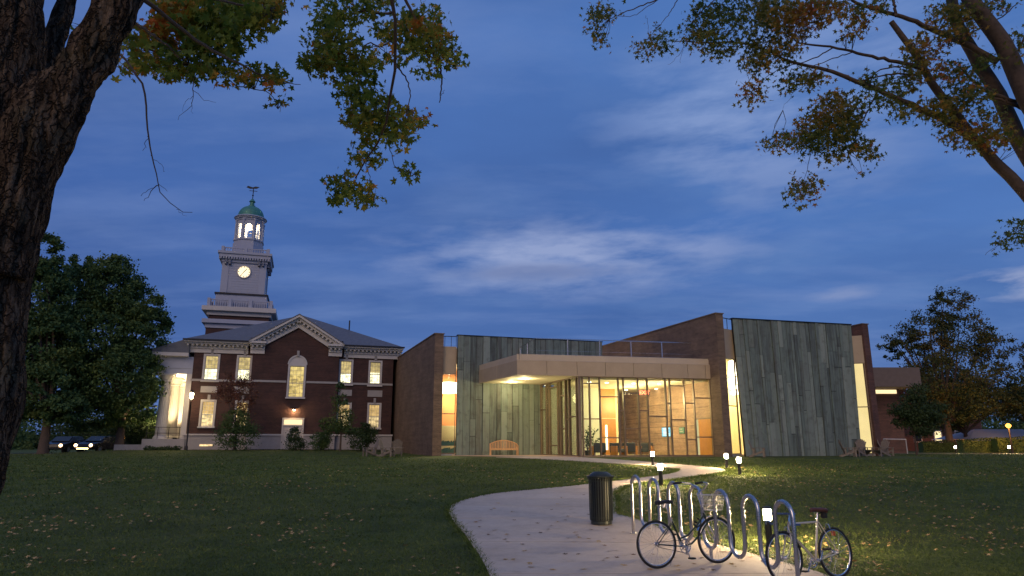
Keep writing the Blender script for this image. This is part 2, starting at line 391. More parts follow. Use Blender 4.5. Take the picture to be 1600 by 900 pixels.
m, k, b = newmat('bark'); p = k.pos()
v = k.vm('MULTIPLY', p, (15, 15, 1.9)); f1 = k.noise(v, 1.2, 8, .7); f2 = k.noise(p, 2, 5); f3 = k.noise(p, 40, 4, .7)
c = k.ramp(k.m('ADD', k.m('MULTIPLY', f1, .7), k.m('MULTIPLY', f3, .3)), [(.36, (.014, .010, .008)), (.5, (.105, .072, .048)), (.62, (.24, .175, .12)), (.72, (.32, .28, .20))])
c = k.mix(k.rng(f2, .55, .72, 0, .35), c, (.15, .15, .085))
vo = k.n('ShaderNodeTexVoronoi', feature='DISTANCE_TO_EDGE'); k.put(vo.inputs['Vector'], k.vm('ADD', k.vm('MULTIPLY', p, (17, 17, 4.2)), k.vm('MULTIPLY', k.noise(p, 5, 4, .6, 1), (3.2, 3.2, 3.2)))); vo.inputs['Scale'].default_value = 1
cr = k.rng(vo.outputs['Distance'], 0., .13); c = k.mix(k.m('ADD', k.m('MULTIPLY', cr, .75), .25), (.016, .012, .009), c)
finish(k, b, c, .95, 0, k.m('ADD', k.m('MULTIPLY', cr, .9), k.m('ADD', f1, k.m('MULTIPLY', f3, .5))), 1.0, .06, .1); MATS['bark'] = m
plain('bark_small', (.085, .06, .045), .9, 0, .4, 14, .5)

WARM = (1, .76, .42); CREAM = (1, .80, .50)
emit('bollard_glow', (1, .72, .38), 1250)
emit('curtain_glow', (1, .72, .34), 1.15, .10, .5)  # backlight put into the curtain's own emission
emit('lamp_glow', (1, .74, .38), 45)
emit('sodium_glow', (1, .40, .06), 4.5)
emit('down_glow', (1, .84, .55), 14)
emit('clock_glow', (1, .80, .50), 1.5, .08, 2)
emit('headlight_glow', (1, .62, .28), 14)
emit('amber_glow', (1, .35, .05), 6)
emit('screen_blue', (.30, .72, .95), 1.25, .35, 9)
emit('exit_red', (1, .12, .05), 9)
emit('screen_ink', (.9, .97, 1), 2.2)
emit('pendant_glow', (1, .93, .74), 7)
emit('bar_glow', (1, .85, .55), 4.0)
# lit rooms behind the old windows: shaded roller blind above, bright glass below
def blindmat(name, top, bot, split, s1, s2, z0, z1):
    m = bpy.data.materials.new(name); m.use_nodes = True; nt = m.node_tree; nt.nodes.clear(); k = N(nt)
    p = k.pos(); z = k.rng(k.sep(p)[2], z0, z1); f = k.m('GREATER_THAN', z, split); n = k.noise(k.vm('MULTIPLY', p, (3, 3, 1.2)), 1.2, 4, .7)
    e = k.n('ShaderNodeEmission'); k.put(e.inputs[0], k.mix(f, bot, top)); n5 = k.noise(k.vm('MULTIPLY', p, (1, 1, 1.6)), 2.6, 3, .5); k.put(e.inputs[1], k.m('MULTIPLY', k.m('MULTIPLY', k.rng(f, 0, 1, s2 * 1.5, s1 * 1.45), k.rng(n, .3, .7, .65, 1.25)), k.m('ADD', k.m('MULTIPLY', f, .35), k.m('MULTIPLY', k.m('SUBTRACT', 1., k.m('MULTIPLY', f, .35)), k.rng(n5, .36, .58, .45, 1.1)))))
    o = k.n('ShaderNodeOutputMaterial'); nt.links.new(e.outputs[0], o.inputs[0]); MATS[name] = m
blindmat('blind_upper', (1, .72, .30), (1, .86, .56), .52, .62, 1.5, 6.9, 9.2)
blindmat('blind_lower', (1, .64, .25), (1, .70, .34), .60, .70, .95, 2.5, 4.9)
blindmat('blind_mid', (1, .70, .24), (1, .68, .22), .75, .85, .75, 4.9, 8.4)
emit('transom_glow', (1, .78, .42), 1.3)
# ================================================================ terrain, road, paths
def axis(segs):
    out = []
    for a, b, st in segs: out += list(np.arange(a, b, st))
    return np.array(out + [segs[-1][1]])
gx = axis([(-1500, -200, 130), (-200, -60, 10), (-60, -20, 1.5), (-20, 30, .8), (30, 80, 2), (80, 200, 12), (200, 1500, 130)])
gy = axis([(-300, -20, 28), (-20, 5, 2), (5, 34, .5), (34, 66, 1.), (66, 110, 2.5), (110, 300, 19), (300, 2500, 220)])
V = np.array([(x, y, T(x, y)) for y in gy for x in gx]); nx = len(gx)
I = np.array([(j * nx + i, j * nx + i + 1, (j + 1) * nx + i + 1, (j + 1) * nx + i) for j in range(len(gy) - 1) for i in range(nx - 1)])
npmesh('lawn', V, I, 'lawn', kind='structure', smooth=True)

PAD = 1.035
L_ = [(775, 930), (765, 900), (748, 868), (728, 838), (706, 812), (702, 797), (716, 785), (765, 773), (840, 765), (905, 758.5), (970, 751), (1020, 744.5), (1048, 740), (1057, 736), (1048, 732), (1010, 728), (950, 724), (890, 720), (830, 716.8), (775, 714.6)]
R_ = [(1350, 925), (1287, 899), (1190, 871), (1080, 840), (990, 811), (964, 803), (962, 786), (962, 771), (978, 761.5), (1012, 755.5), (1060, 750), (1105, 743.8), (1134, 739.5), (1140, 736.5), (1125, 732.5), (1080, 727.8), (1020, 722.8), (960, 718.4), (905, 715.2), (850, 713.4)]
A = [G(*p) for p in L_]; B = [G(*p) for p in R_]
A = [Vector((A[0].x - 1.2, 4.0, 0)), Vector((A[0].x - .5, 6.2, 0))] + A; B = [Vector((7.5, 4.0, 0)), Vector((6.4, 6.2, 0))] + B
def resample(a, n):                                    # catmull-rom
    out = []
    for i in range(len(a) - 1):
        p0, p1, p2, p3 = a[max(i - 1, 0)], a[i], a[i + 1], a[min(i + 2, len(a) - 1)]
        for q in range(n):
            t = q / n; out.append(.5 * ((2 * p1) + (p2 - p0) * t + (2 * p0 - 5 * p1 + 4 * p2 - p3) * t * t + (3 * p1 - p0 - 3 * p2 + p3) * t ** 3))
    return out + [a[-1]]
A = resample(A, 6); B = resample(B, 6)
path = thing('path', None, None, (0, 0, 0)); path['kind'] = 'structure'
def slab(i0, i1, gap=.022):
    m = M(); nc = 12; rows = []
    for i in range(i0, i1 + 1):
        a, b = A[i], B[i]
        if i == i0: a = a + (A[i + 1] - a).normalized() * gap; b = b + (B[i + 1] - b).normalized() * gap
        rows.append([(a + (b - a) * c / nc) for c in range(nc + 1)])
    nr = len(rows); top = [(p.x, p.y, T(p.x, p.y) + .028) for r in rows for p in r]; bot = [(x, y, z - .12) for x, y, z in top]
    n = len(top); W1 = nc + 1; fs = []
    for i in range(nr - 1):
        for c in range(nc):
            q = i * W1 + c; fs.append((q, q + 1, q + 1 + W1, q + W1))
    bd = list(range(W1)) + [i * W1 + nc for i in range(1, nr)] + [(nr - 1) * W1 + c for c in range(nc - 1, -1, -1)] + [i * W1 for i in range(nr - 2, 0, -1)]
    for a, b in zip(bd, bd[1:] + bd[:1]): fs.append((a, n + a, n + b, b))
    m.add(top + bot, fs)
    obj('concrete_slab', m, 'path_concrete', path, smooth=True)
cuts = [0, 9, 18, 28, 36, 45, 50, 54, 58, 62, 66, 70, 74, 79, 84, 89, 94, 100, 107, 114, len(A) - 1]
cuts = sorted(set(c for c in cuts if c <= len(A) - 1))
for a, b in zip(cuts, cuts[1:]): slab(a, b)
# salmon pavement before the copper wall
def drape(name, poly, dz, mat, step=1.0):
    m = M(); c = sum((Vector(p) for p in poly), Vector((0, 0))) / len(poly)
    m.prism([tuple(p) for p in poly], [T(*p) - .2 for p in poly], [T(*p) + dz for p in poly]); return obj(name, m, mat, kind='structure')
q = [G(712, 713.2), G(775, 714.4), G(850, 713.7), G(905, 714.6)]
m = M(); m.prism([(-4.0, 46.9), (-4.0, 46.2), (-1.0, 44.2), (1.5, 43.6), (3.9, 42.4), (4.6, 42.6), (2.3, 48.9)], .8, 1.052); obj('entrance_pavement', m, 'paving_salmon', kind='structure')
# right-hand far path and left road
def strip(name, pts, w, dz, mat):
    m = M(); vs = []
    for i, p in enumerate(pts):
        d = (Vector(pts[min(i + 1, len(pts) - 1)]) - Vector(pts[max(i - 1, 0)])).normalized(); nn = Vector((-d.y, d.x)) * w / 2
        for s_ in (-1, 1):
            q = Vector(p) + nn * s_; vs.append((q.x, q.y, T(q.x, q.y) + dz))
    n = len(vs); m.add(vs, [(2 * i, 2 * i + 1, 2 * i + 3, 2 * i + 2)[::-1] for i in range(len(pts) - 1)]); return obj(name, m, mat, kind='structure')
strip('campus_path', [(24 + 2 * i, 62 + 3.0 * math.sin(i * .12) - .35 * i) for i in range(40)], 2.2, .03, 'path_concrete')
strip('road', [(-120 + 3 * i, 63.5 - .01 * i) for i in range(29)], 6.5, .03, 'asphalt')

# ================================================================ the modern library
def hit(px, py, p0, p1, off=0.):              # where the pixel's ray meets the vertical plane through p0-p1
    a = Vector((p0[0], p0[1])); d = (Vector((p1[0], p1[1])) - a).normalized(); nn = Vector((-d.y, d.x)); a = a + nn * off
    r = P(px, py, 1.0) - Vector((0, 0, CAM_H)); t = a.dot(nn) / (Vector((r.x, r.y)).dot(nn))
    return Vector((r.x * t, r.y * t, CAM_H + r.z * t))
def V2(p): return Vector((p[0], p[1]))
lib = thing('library_building', 'modern library of weathered copper, brick fins and tall lit glass lobby', 'building', (4, 47, PAD))
dW = Vector((-.335, .942)); dN = Vector((.942, .335))
def LO(name, m, mat, **k): return obj(name, m, mat, lib, world=True, **k)
# --- brick fin walls
A0 = Vector((-5.27, 46.3)); A1_ = A0 + dN * .62
def fin(p, th, length, ztop, mat, lab=None):
    m = M(); a = p; b = p + dN * th; c = b + dW * length; d = p + dW * length
    m.prism([tuple(a), tuple(b), tuple(c), tuple(d)], .6, ztop); w = LO('brick_wall', m, mat, label=lab)
    m = M(); e = .05; a2, b2, c2, d2 = a - dN * e - dW * e, b + dN * e - dW * e, c + dN * e, d - dN * e
    m.prism([tuple(a2), tuple(b2), tuple(c2), tuple(d2)], ztop, ztop + .06); LO('wall_coping', m, 'bronze')
fin(A0, .62, 19, 9.15, 'brick_tan', 'tan brick fin wall washed by warm light')
Dn = Vector(hit(1133, 712, (0, 43), (1, 43))[:2])
fin(Dn, .55, 16.5, 9.93, 'brick_tan')
H0 = Vector(hit(1371, 712, (0, 46.2), (1, 46.2))[:2])
fin(H0, .50, 14, 9.80, 'brick_red', 'red brick fin wall at the end of the library')
# --- copper planes
rc = random.Random(5)
def copper(bl, br, tl, tr, wmin, wmax, nb, zlow=None, cuts=(.15, .85)):
    bl, br, tl, tr = map(Vector, (bl, br, tl, tr)); d = (br - bl); L = d.length; n = Vector((d.y, -d.x, 0)).normalized()
    back = M().plate([bl, br, tr, tl], -n * .12); LO('backing_wall', back, 'dark_metal')
    x = 0.
    while x < L - .02:
        w = min(rc.uniform(wmin, wmax), L - x)
        if L - x - w < wmin * .6: w = L - x
        k_ = rc.choice(nb); cs = sorted(rc.uniform(*cuts) for _ in range(k_)); zs = [0] + cs + [1]
        zs = [z for i, z in enumerate(zs) if i == 0 or z - zs[i - 1] > .06 or z == 1]
        g = .014; a = (x + g) / L; b = (x + w - g) / L
        pr = rc.uniform(.02, .10)
        for z0, z1 in zip(zs, zs[1:]):
            e = .0022 if z1 < 1 else 0
            def q(u, v): return (bl + (br - bl) * u) * (1 - v) + (tl + (tr - tl) * u) * v + n * (.012)
            LO('copper_panel', M().plate([q(a, z0 + e), q(b, z0 + e), q(b, z1 - e), q(a, z1 - e)], n * (pr + rc.uniform(0, .008))), 'copper')
        x += w
C0 = hit(712, 712, (0, 46.8), (1, 46.8)); C0.z = 1.0
C1 = Vector((6.61, 50.0, 1.0))
def onC(px, py): return hit(px, py, C0, C1)
Cj = onC(845, 650)
copper((C0.x, C0.y, 1.0), (Cj.x, Cj.y, 1.0), (C0.x, C0.y, 9.1), (Cj.x, Cj.y, 9.1), .26, .52, (1, 2, 2, 3))
copper((Cj.x, Cj.y, 7.0), (C1.x, C1.y, 7.0), (Cj.x, Cj.y, 9.1), (C1.x, C1.y, 9.1), .35, .6, (0, 0, 1))
LO('wall_coping', M().wall(V2(C0) - dN * .05 - dW * .1, V2(C1) + dN * .05 - dW * .1, .4, 9.1, 9.16), 'dark_metal')
F_bl = P(1165, 714, 44.2); F_tl = P(1143.5, 498, 44.2); F_tr = P(1329, 508, 46.6); F_br = P(1346, 711.5, 46.6)
F_bl.z = F_br.z = 1.0; F_tl.z = F_tr.z = 9.8
copper(F_bl, F_br, F_tl, F_tr, .17, .48, (1, 1, 2, 3), cuts=(.08, .92))
LO('wall_coping', M().wall(V2(F_tl) - dN * .05 - dW * .12, V2(F_tr) - dW * .12, .4, 9.8, 9.86), 'dark_metal')
#LO('copper_return', M().plate([F_bl, F_tl, F_tl + Vector((*(dW * 1.2), 0)), F_bl + Vector((*(dW * 1.2), 0))], (.06, .02, 0)), 'copper')
#LO('copper_return', M().plate([F_br, F_tr, F_tr + Vector((*(dW * 1.2), 0)), F_br + Vector((*(dW * 1.2), 0))], (-.06, -.02, 0)), 'copper')
# --- slots: grey panel above a tall lit window
def slot(pl, pr, ztop, zwin, zbar, railtop=None, zs=1.0):
    pl = V2(pl); pr = V2(pr); d = (pr - pl).normalized()
    LO('concrete_panel', M().wall(pl, pr, .25, zwin, ztop), 'concrete_panel')
    LO('sill', M().wall(pl - dW * .03, pr - dW * .03, .2, zs, zs + .14), 'limestone')
    f = M(); f.wall(pl, pl + d * .05, .1, zs + .14, zwin); f.wall(pr - d * .05, pr, .1, zs + .14, zwin)
    f.wall(pl + d * .05, pr - d * .05, .1, zwin - .05, zwin); f.wall(pl + d * .05, pr - d * .05, .1, zs + .14, zs + .2); f.wall(pl + d * .05, pr - d * .05, .1, zbar, zbar + .06)
    w = LO('window', f, 'bronze')
    for a, b in ((zs + .2, zbar), (zbar + .06, zwin - .05)):
        obj('pane', M().wall(pl + d * .05 + dW * .04, pr - d * .05 + dW * .04, .02, a, b), 'glass', w, world=True)
    if railtop:
        r = M(); z = (ztop, railtop)
        r.wall(pl, pr, .04, z[1] - .05, z[1])
        for t in (0.15, .6, .95): c = pl + (pr - pl) * t; r.wall(c, c + d * .03, .03, z[0], z[1])
        LO('roof_railing', r, 'dark_metal')
sB0 = A0 + dN * .62 + dW * .35; sB1 = V2(C0) + dW * .25
slot(sB0, sB1, P(700, 541, 46.8).z, P(700, 583, 46.8).z, P(700, 647, 46.8).z, P(700, 524.5, 46.8).z)
# dark roof void above the slot
sE0 = Dn + dN * .55 + dW * .45; sE1 = V2(F_bl) + dW * .35
slot(sE0, sE1 , P(1146, 516, 44.6).z, P(1146, 561, 44.6).z, P(1150, 635.5, 44.6).z, P(1140, 499, 44.6).z)
sG0 = V2(F_br) + dW * .12; sG1 = H0 + dW * .16
slot(sG0 - (sG1 - sG0).normalized() * .75, sG1, P(1345, 526, 46.9).z, P(1345, 568, 46.9).z, P(1355, 637, 46.9).z)
LO('curtain', M().wall(sG0 - (sG1 - sG0).normalized() * 1.0 + dW * .18, sG1 + dW * .18, .03, PAD + .16, 8.1), 'curtain_glow', label='pale curtain glowing as if backlit behind the tall end window')
# --- canopy and lobby roof
F0 = Vector((.31, 41.4)); F1 = Vector((12.70, 43.9)); dF = (F1 - F0).normalized(); nF = Vector((-dF.y, dF.x))
Sj = V2(onC(748, 599.4)); ZS, ZB, ZT = 5.87, 6.75, 7.14
Fe = F1 + dF * .0
ib = Dn + dW * 14
roof = [tuple(F0 + nF * .1), tuple(F1 + nF * .1), tuple(Dn + dW * 15), tuple(Vector((6.6, 57))), tuple(V2(C1) + dW * .3), tuple(Sj + nF * .1)]
LO('roof', M().prism(roof, ZS + .05, ZT - .06), 'concrete_cap')
LO('soffit', M().prism([tuple(F0 + nF * .03 + dF * .03), tuple(F1 + nF * .03), tuple(F1 + nF * 1.0 + dF * -.2), tuple(V2(onC(905, 603)) - nF * .02), tuple(Cj - Vector((0, 0, 0)))[:2], tuple(Sj)], ZS, ZS + .045), 'soffit')
jp = [808, 854.5, 901.6, 946, 990, 1034, 1074.5, 1102, 1110]
js = [hit(p, 575, F0, F1) for p in jp]
for a, b in zip(js, js[1:]):
    a, b = V2(a) + dF * .012, V2(b) - dF * .012
    LO('fascia_panel', M().wall(a, b, .08, ZS - .02, ZB - .02), 'concrete_panel')
    LO('cap_panel', M().wall(a + nF * .16, b + nF * .16, .08, ZB, ZT), 'concrete_cap')
LO('ledge', M().wall(F0, F1, .3, ZB - .015, ZB + .012), 'concrete_cap')
mid = F0 + (Sj - F0) * .5
for a, b in ((Sj, mid), (mid, F0)):
    d = (b - a).normalized()
    LO('fascia_panel', M().wall(a + d * .012, b - d * .012, .08, ZS - .02, ZB - .02), 'concrete_panel')
    LO('cap_panel', M().wall(a + d * .012 + dF * .16, b - d * .012 + dF * .16, .08, ZB, ZT), 'concrete_cap')
# roof railing of the lobby
rl = [P(823, 531, 48.5), P(836, 524.5, 43.6), P(1105, 541, 46.6)]
r0 = V2(rl[1]); r1 = V2(F1) + nF * 1.9 - dF * .2; rb = V2(onC(812, 531)) - nF * .2
def rail(a, b, z0, z1, st):
    m = M(); n = max(1, int((b - a).length / st)); m.beam((*a, z1), (*b, z1), .05, .05); m.beam((*a, z0 + .55), (*b, z0 + .55), .012, .012); m.beam((*a, z0 + .3), (*b, z0 + .3), .012, .012)
    for i in range(n + 1):
        c = a + (b - a) * i / n; m.box(c.x - .025, c.x + .025, c.y - .025, c.y + .025, z0, z1)
    LO('roof_railing', m, 'steel')
rail(r0, r1, ZT - .05, 8.42, 2.1); rail(rb, r0, ZT - .05, 8.42, 2.1)
# --- lobby glass wall
g0 = V2(hit(905, 650, F0 + nF * .14, F1 + nF * .14)); g1 = V2(hit(1112, 650, F0 + nF * .14, F1 + nF * .14)); gL = V2(Cj) - nF * .05
LO('floor', M().prism([tuple(g0), tuple(g1 + dF * .3), tuple(Dn + dW * 14), (5.5, 56.5), tuple(V2(Cj) + dW * .2)], .7, PAD - .002), 'lobby_floor')
def glazing(p0, p1, px, bars, row=650):
    d = (p1 - p0).normalized(); nn = Vector((-d.y, d.x)); pts = [V2(hit(x, row, p0, p1)) for x in px]
    for p in pts: LO('mullion', M().wall(p - d * .035 - nn * .06, p + d * .035 - nn * .06, .19, PAD, ZS - .002), 'bronze')
    for i, (a, b) in enumerate(zip(pts, pts[1:])):
        a = a + d * .035; b = b - d * .035
        if (b - a).length < .05: continue
        zs = sorted(hit((px[i] + px[i + 1]) / 2, r, p0, p1).z for r in bars.get(i, []))
        for z in zs: LO('transom', M().wall(a - nn * .03, b - nn * .03, .12, z - .035, z + .035), 'bronze')
        e = [PAD + .07] + zs + [ZS - .07]
        for j in range(len(e) - 1):
            LO('pane', M().wall(a + nn * .02, b + nn * .02, .02, e[j] + (.035 if j else 0), e[j + 1] - (.035 if j + 1 < len(e) - 1 else 0)), 'glass')
    LO('sill', M().wall(p0 - nn * .05, p1 - nn * .05, .17, PAD, PAD + .07), 'bronze'); LO('head_rail', M().wall(p0 - nn * .05, p1 - nn * .05, .17, ZS - .07, ZS - .004), 'bronze')
glazing(g0, g1, [905.5, 911, 922, 938, 967.5, 975.5, 998.5, 1013, 1042, 1048.5, 1071, 1086, 1112],
        {1: [599, 654.5], 2: [599, 654.5], 3: [620, 684], 4: [641.7], 5: [614.8, 669.6], 6: [641.7], 7: [650.5], 8: [630], 9: [603, 656], 10: [630, 687], 11: [622, 683]})
bars3 = {2: [627.5]}
glazing(gL, g0, [845.5, 854, 858.5, 872, 876, 884, 889.5, 901.5, 905.3], {0: [640], 1: [668], 2: [605, 696], 4: [618, 670], 5: [655], 6: [651], 7: [690]})
# --- lobby interior
LO('ceiling', M().prism([tuple(g0 + nF * .3 + dF * .3), tuple(g1 + nF * .3), tuple(Dn + dW * 14), (6.6, 56.9), tuple(V2(C1)), tuple(V2(onC(866, 650)))], 5.70, 5.90), 'soffit')
w0 = V2(Cj); w1 = V2(onC(939, 650))
LO('inner_wall', M().wall(w0 + dF * .05, w1, .2, PAD, 5.70), 'white_wall')
po0 = w1; po1 = V2(hit(966, 650, w1, w1 + dF))
LO('inner_wall', M().wall(po0, po1, .3, P(950, 606, po0.y).z, 5.70), 'cream_wall')
dr = LO('wood_door', M().wall(po0 + dF * .05, po1 - dF * .05, .12, PAD, P(950, 606, po0.y).z), 'wood_door')
obj('door_panel_joint', M().wall(po0 + dF * .06 - nF * .012, po1 - dF * .06 - nF * .012, .01, 3.55, 3.60), 'cream_wall', dr, world=True)
gp = hit(948, 685, po0 - nF * .06, po1 - nF * .06)
obj('lit_vision_strip', M().wall(V2(gp) - dF * .07, V2(gp) + dF * .07, .02, PAD + .35, P(948, 664, gp.y).z), 'bar_glow', dr, world=True)
LO('inner_wall', M().wall(po1, po1 + dW * 8, .2, PAD, 5.70), 'cream_wall')
LO('inner_wall', M().wall((5.0, 56.6), Dn + dW * 14, .2, PAD, 5.70), 'cream_wall')
bw = M(); bw.wall(Dn + dW * 14 - dN * .012, Dn + dW * 1.1 - dN * .012, .01, PAD, 5.70); LO('lobby_brick_wall', bw, 'brick_lobby')
# horizontal stone courses on the lobby brick
st = M()
for i, z in enumerate((1.7, 2.15, 2.5, 2.95, 3.3, 3.65, 4.1, 4.5)): st.wall(Dn + dW * (13.6 - .3 * i) - dN * .03, Dn + dW * (1.4 + (i % 3) * 2.1) - dN * .03, .02, z, z + .025)
LO('brick_ledge', st, 'brick_tan', kind='stuff')
# recessed ceiling lights
for i, (px, D) in enumerate(((948, 45), (978, 51), (990, 45.5), (1025, 50), (1030, 46), (1060, 47.5), (905, 46.5), (921, 44.5))):
    c = P(px, 600, D); c = Vector((c.x, D, 5.70)); LO('ceiling_light', M().lathe([(.11, -.03), (.11, .0)], c, 12), 'down_glow')
WL = (1, .74, .38)
for i in range(6):
    c = Dn + dW * (2.2 + 2.2 * i) - dN * (2.4 + .2 * i); lamp('POINT', (c.x, c.y, 4.6), 200 + 75 * i, WL, lib, .35, name='ceiling_downlight')
for (x, y, e) in ((4.3, 45.4, 70), (5.6, 46.6, 30), (6.4, 43.6, 45)): lamp('POINT', (x, y, 4.7), e, (1, .80, .36), lib, .35, name='ceiling_downlight')
lamp('POINT', P(946, 596, 48.4), 10, (1, .70, .25), lib, .12, name='portal_light')
for px, r in ((799, 597), (820, 591.7), (853, 602)):
    p = P(px, r, 44.); t = (ZS - CAM_H) / (p.z - CAM_H); c = Vector((p.x * t, 44. * t, ZS))
    LO('soffit_light', M().lathe([(.10, -.02), (.10, .0)], c, 12), 'down_glow')
    lamp('POINT', (c.x, c.y, ZS - .32), 105, (1, .80, .42), lib, .08, name='soffit_light')
# --- rooms behind the slots
m = M(); m.prism([tuple(V2(F_tl) + dN * .3 + dW * .3), tuple(H0 + dW * .7), tuple(H0 + dW * 9), tuple(Dn + dN * .55 + dW * 11), tuple(Dn + dN * .55 + dW * .75)], 8.1, 8.9); LO('roof', m, 'cream_wall')
LO('floor', M().prism([tuple(Dn + dN * .56 + dW * .5), tuple(V2(F_bl) + dW * .3), tuple(V2(F_br) + dW * .3), tuple(H0 + dW * .6), tuple(H0 + dW * 9), tuple(Dn + dN * .56 + dW * 11)], .7, PAD + .1), 'lobby_floor')
LO('inner_wall', M().wall(Dn + dN * .56 + dW * 5.5, H0 + dW * 5.0, .2, PAD, 8.1), 'cream_wall')
lamp('AREA', Vector((*(Dn + dN * 3.0 + dW * 2.6), 7.8)), 1700, (1, .78, .42), lib, 1., (0, 0, 0), name='room_light')
lamp('AREA', Vector((*(H0 - dN * .55 + dW * 1.1), 7.6)), 160, (1, .80, .44), lib, .6, (0, 0, 0), name='room_light')
lamp('AREA', Vector((*(H0 - dN * .55 + dW * 1.0), 4.4)), 60, (1, .80, .44), lib, .5, (0, 0, 0), name='room_light')
m = M(); m.prism([tuple(A0 + dN * .6 + dW * .65), tuple(V2(C0) + dW * .55), tuple(V2(Cj) + dW * .2), tuple(V2(Cj) + dW * 8), tuple(A0 + dN * .6 + dW * 8)], 7.2, 8.3); LO('roof', m, 'cream_wall')
LO('floor', M().prism([tuple(A0 + dN * .62 + dW * .4), tuple(V2(C0) + dW * .2), tuple(V2(Cj) + dW * .2), tuple(V2(Cj) + dW * 8), tuple(A0 + dN * .62 + dW * 8)], .7, PAD + .1), 'lobby_floor')
LO('inner_wall', M().wall(A0 + dN * .63 + dW * 5, A0 + dN * 8 + dW * 5, .2, PAD, 7.2), 'orange_wall')
LO('inner_wall', M().wall(V2(Cj) + dN * .02 + dW * .3, V2(Cj) + dW * 8, .2, PAD, 7.2), 'cream_wall')
lamp('AREA', Vector((*(A0 + dN * 2.0 + dW * 2.2), 6.9)), 900, (1, .80, .46), lib, .8, (0, 0, 0), name='room_light')
LO('display_wall', M().wall(A0 + dN * .63 + dW * 4.6, A0 + dN * 8 + dW * 4.6, .2, PAD, 3.1), 'cream_wall', label='pale low display wall below the orange wall')
# pendant lamps seen through the slots
def interior(px, py, D): return P(px, py, D)
pc = P(701, 606, 49.2); pl_ = thing('pendant_lamp', 'large glowing drum pendant behind the narrow window beside the orange wall', 'lamp', pc)
obj('shade', M().lathe([(.05, .42), (.62, .36), (.74, .0), (.66, -.36), (.05, -.42)], (0, 0, 0), 20), 'pendant_glow', pl_, smooth=True)
obj('cord', M().tube([(0, 0, .40), (0, 0, 7.2 - pc.z)], .015, 6), 'wire', pl_)
pc = P(1146, 590, 46.4); pl_ = thing('chandelier', 'tall bright chandelier of stacked glowing rings behind the slot window', 'lamp', pc)
for i, (r, z0, z1) in enumerate(((.26, .1, 1.15), (.34, -.42, .0), (.30, -.78, -.50), (.26, -1.15, -.88))):
    obj('shade', M().lathe([(r * .7, z0), (r, z0 + .05), (r, z1 - .05), (r * .7, z1)], (0, 0, 0), 14), 'pendant_glow', pl_, smooth=True)
obj('rod', M().tube([(0, 0, -.9), (0, 0, 8.08 - pc.z)], .015, 6), 'wire', pl_)
# small vision of shelves behind slot B
sp = P(700, 706, 48.8); bs = thing('bookcase', 'low wooden bookcase with papers behind the narrow lit window', 'bookcase', (sp.x, sp.y, PAD + .1), R(19))
for a, b_, c_, d_ in ((-.6, .6, 0, .05), (-.6, .6, .5, .54), (-.6, .6, .95, 1.0)): obj('shelf', M().box(a, b_, -.2, .2, c_, d_), 'cream_wall', bs)
for x in (-.6, .56): obj('side_panel', M().box(x, x + .04, -.21, .21, 0, 1.03), 'wood_door', bs)
bk = M(); rr = random.Random(3); x = -.5
while x < .5:
    w = rr.uniform(.03, .07); bk.box(x, x + w, -.12, .12, .54, .54 + rr.uniform(.2, .35)); bk.box(x, x + w, -.12, .12, .05, .05 + rr.uniform(.2, .38)); x += w + .006
obj('books', bk, 'sign_green', bs, kind='stuff')
# screen, sign and exit sign on the lobby brick
def onD(px, py, off=.05): 
    a = Dn - dN * off; return hit(px, py, a + dW * 10, a)
def wallpanel(name, label, cat, px0, py0, px1, py1, mat, off=.06, th=.05, text=None):
    a = onD(px0, (py0 + py1) / 2, off); b = onD(px1, (py0 + py1) / 2, off); z1 = onD((px0 + px1) / 2, py0, off).z; z0 = onD((px0 + px1) / 2, py1, off).z
    t = thing(name, label, cat, ((a.x + b.x) / 2, (a.y + b.y) / 2, z0))
    obj('frame', M().wall(a, b, th, z0 - .02, z1 + .02), 'dark_metal', t, world=True)
    c = (V2(b) - V2(a)).normalized(); nn = Vector((-c.y, c.x)); obj('face', M().wall(V2(a) + c * .03 - nn * .008, V2(b) - c * .03 - nn * .008, .006, z0, z1), mat, t, world=True)
    if text:
        for i in range(text):
            zz = z0 + (z1 - z0) * (i + .8) / (text + .6); L = (V2(b) - V2(a)).length
            obj('text_line', M().wall(V2(a) + c * L * .15 - nn * .014, V2(a) + c * L * rr.uniform(.5, .88) - nn * .014, .004, zz, zz + .04), 'screen_ink' if mat == 'screen_blue' else 'white_paint', t, world=True)
    return t
wallpanel('display_screen', 'glowing blue and white information screen on the lobby brick wall', 'screen', 1034, 668, 1048.5, 682, 'screen_blue', text=6)
wallpanel('wall_sign', 'pale green sign panel on the lobby brick beside the blue screen', 'sign', 1061, 668, 1069.5, 677.5, 'sign_green', text=2)
ea = P(1007, 613.5, 47.0); ex = thing('exit_sign', 'small glowing red EXIT sign hanging from the lobby ceiling', 'sign', ea)
obj('housing', M().box(-.36, .36, .0, .05, -.17, .17), 'dark_metal', ex)
tc_ = bpy.data.curves.new('lettering', 'FONT'); tc_.body = 'EXIT'; tc_.size = .34; tc_.align_x = 'CENTER'; tc_.align_y = 'CENTER'; tc_.extrude = .004; tc_.offset = .012
tc_.materials.append(MATS['exit_red']); t0_ = bpy.data.objects.new('lettering_source', tc_); COL.objects.link(t0_); bpy.context.view_layer.update(); lme = bpy.data.meshes.new_from_object(t0_); bpy.data.objects.remove(t0_); tt = link('lettering', lme, Vector((0, -.012, 0)), ex); tt.rotation_euler = (R(90), 0, 0)
obj('hanger', M().tube([(0, .02, .12), (0, .02, 5.7 - ea.z)], .012, 6), 'wire', ex)
emit('opening_glow', (1, .82, .42), .75)
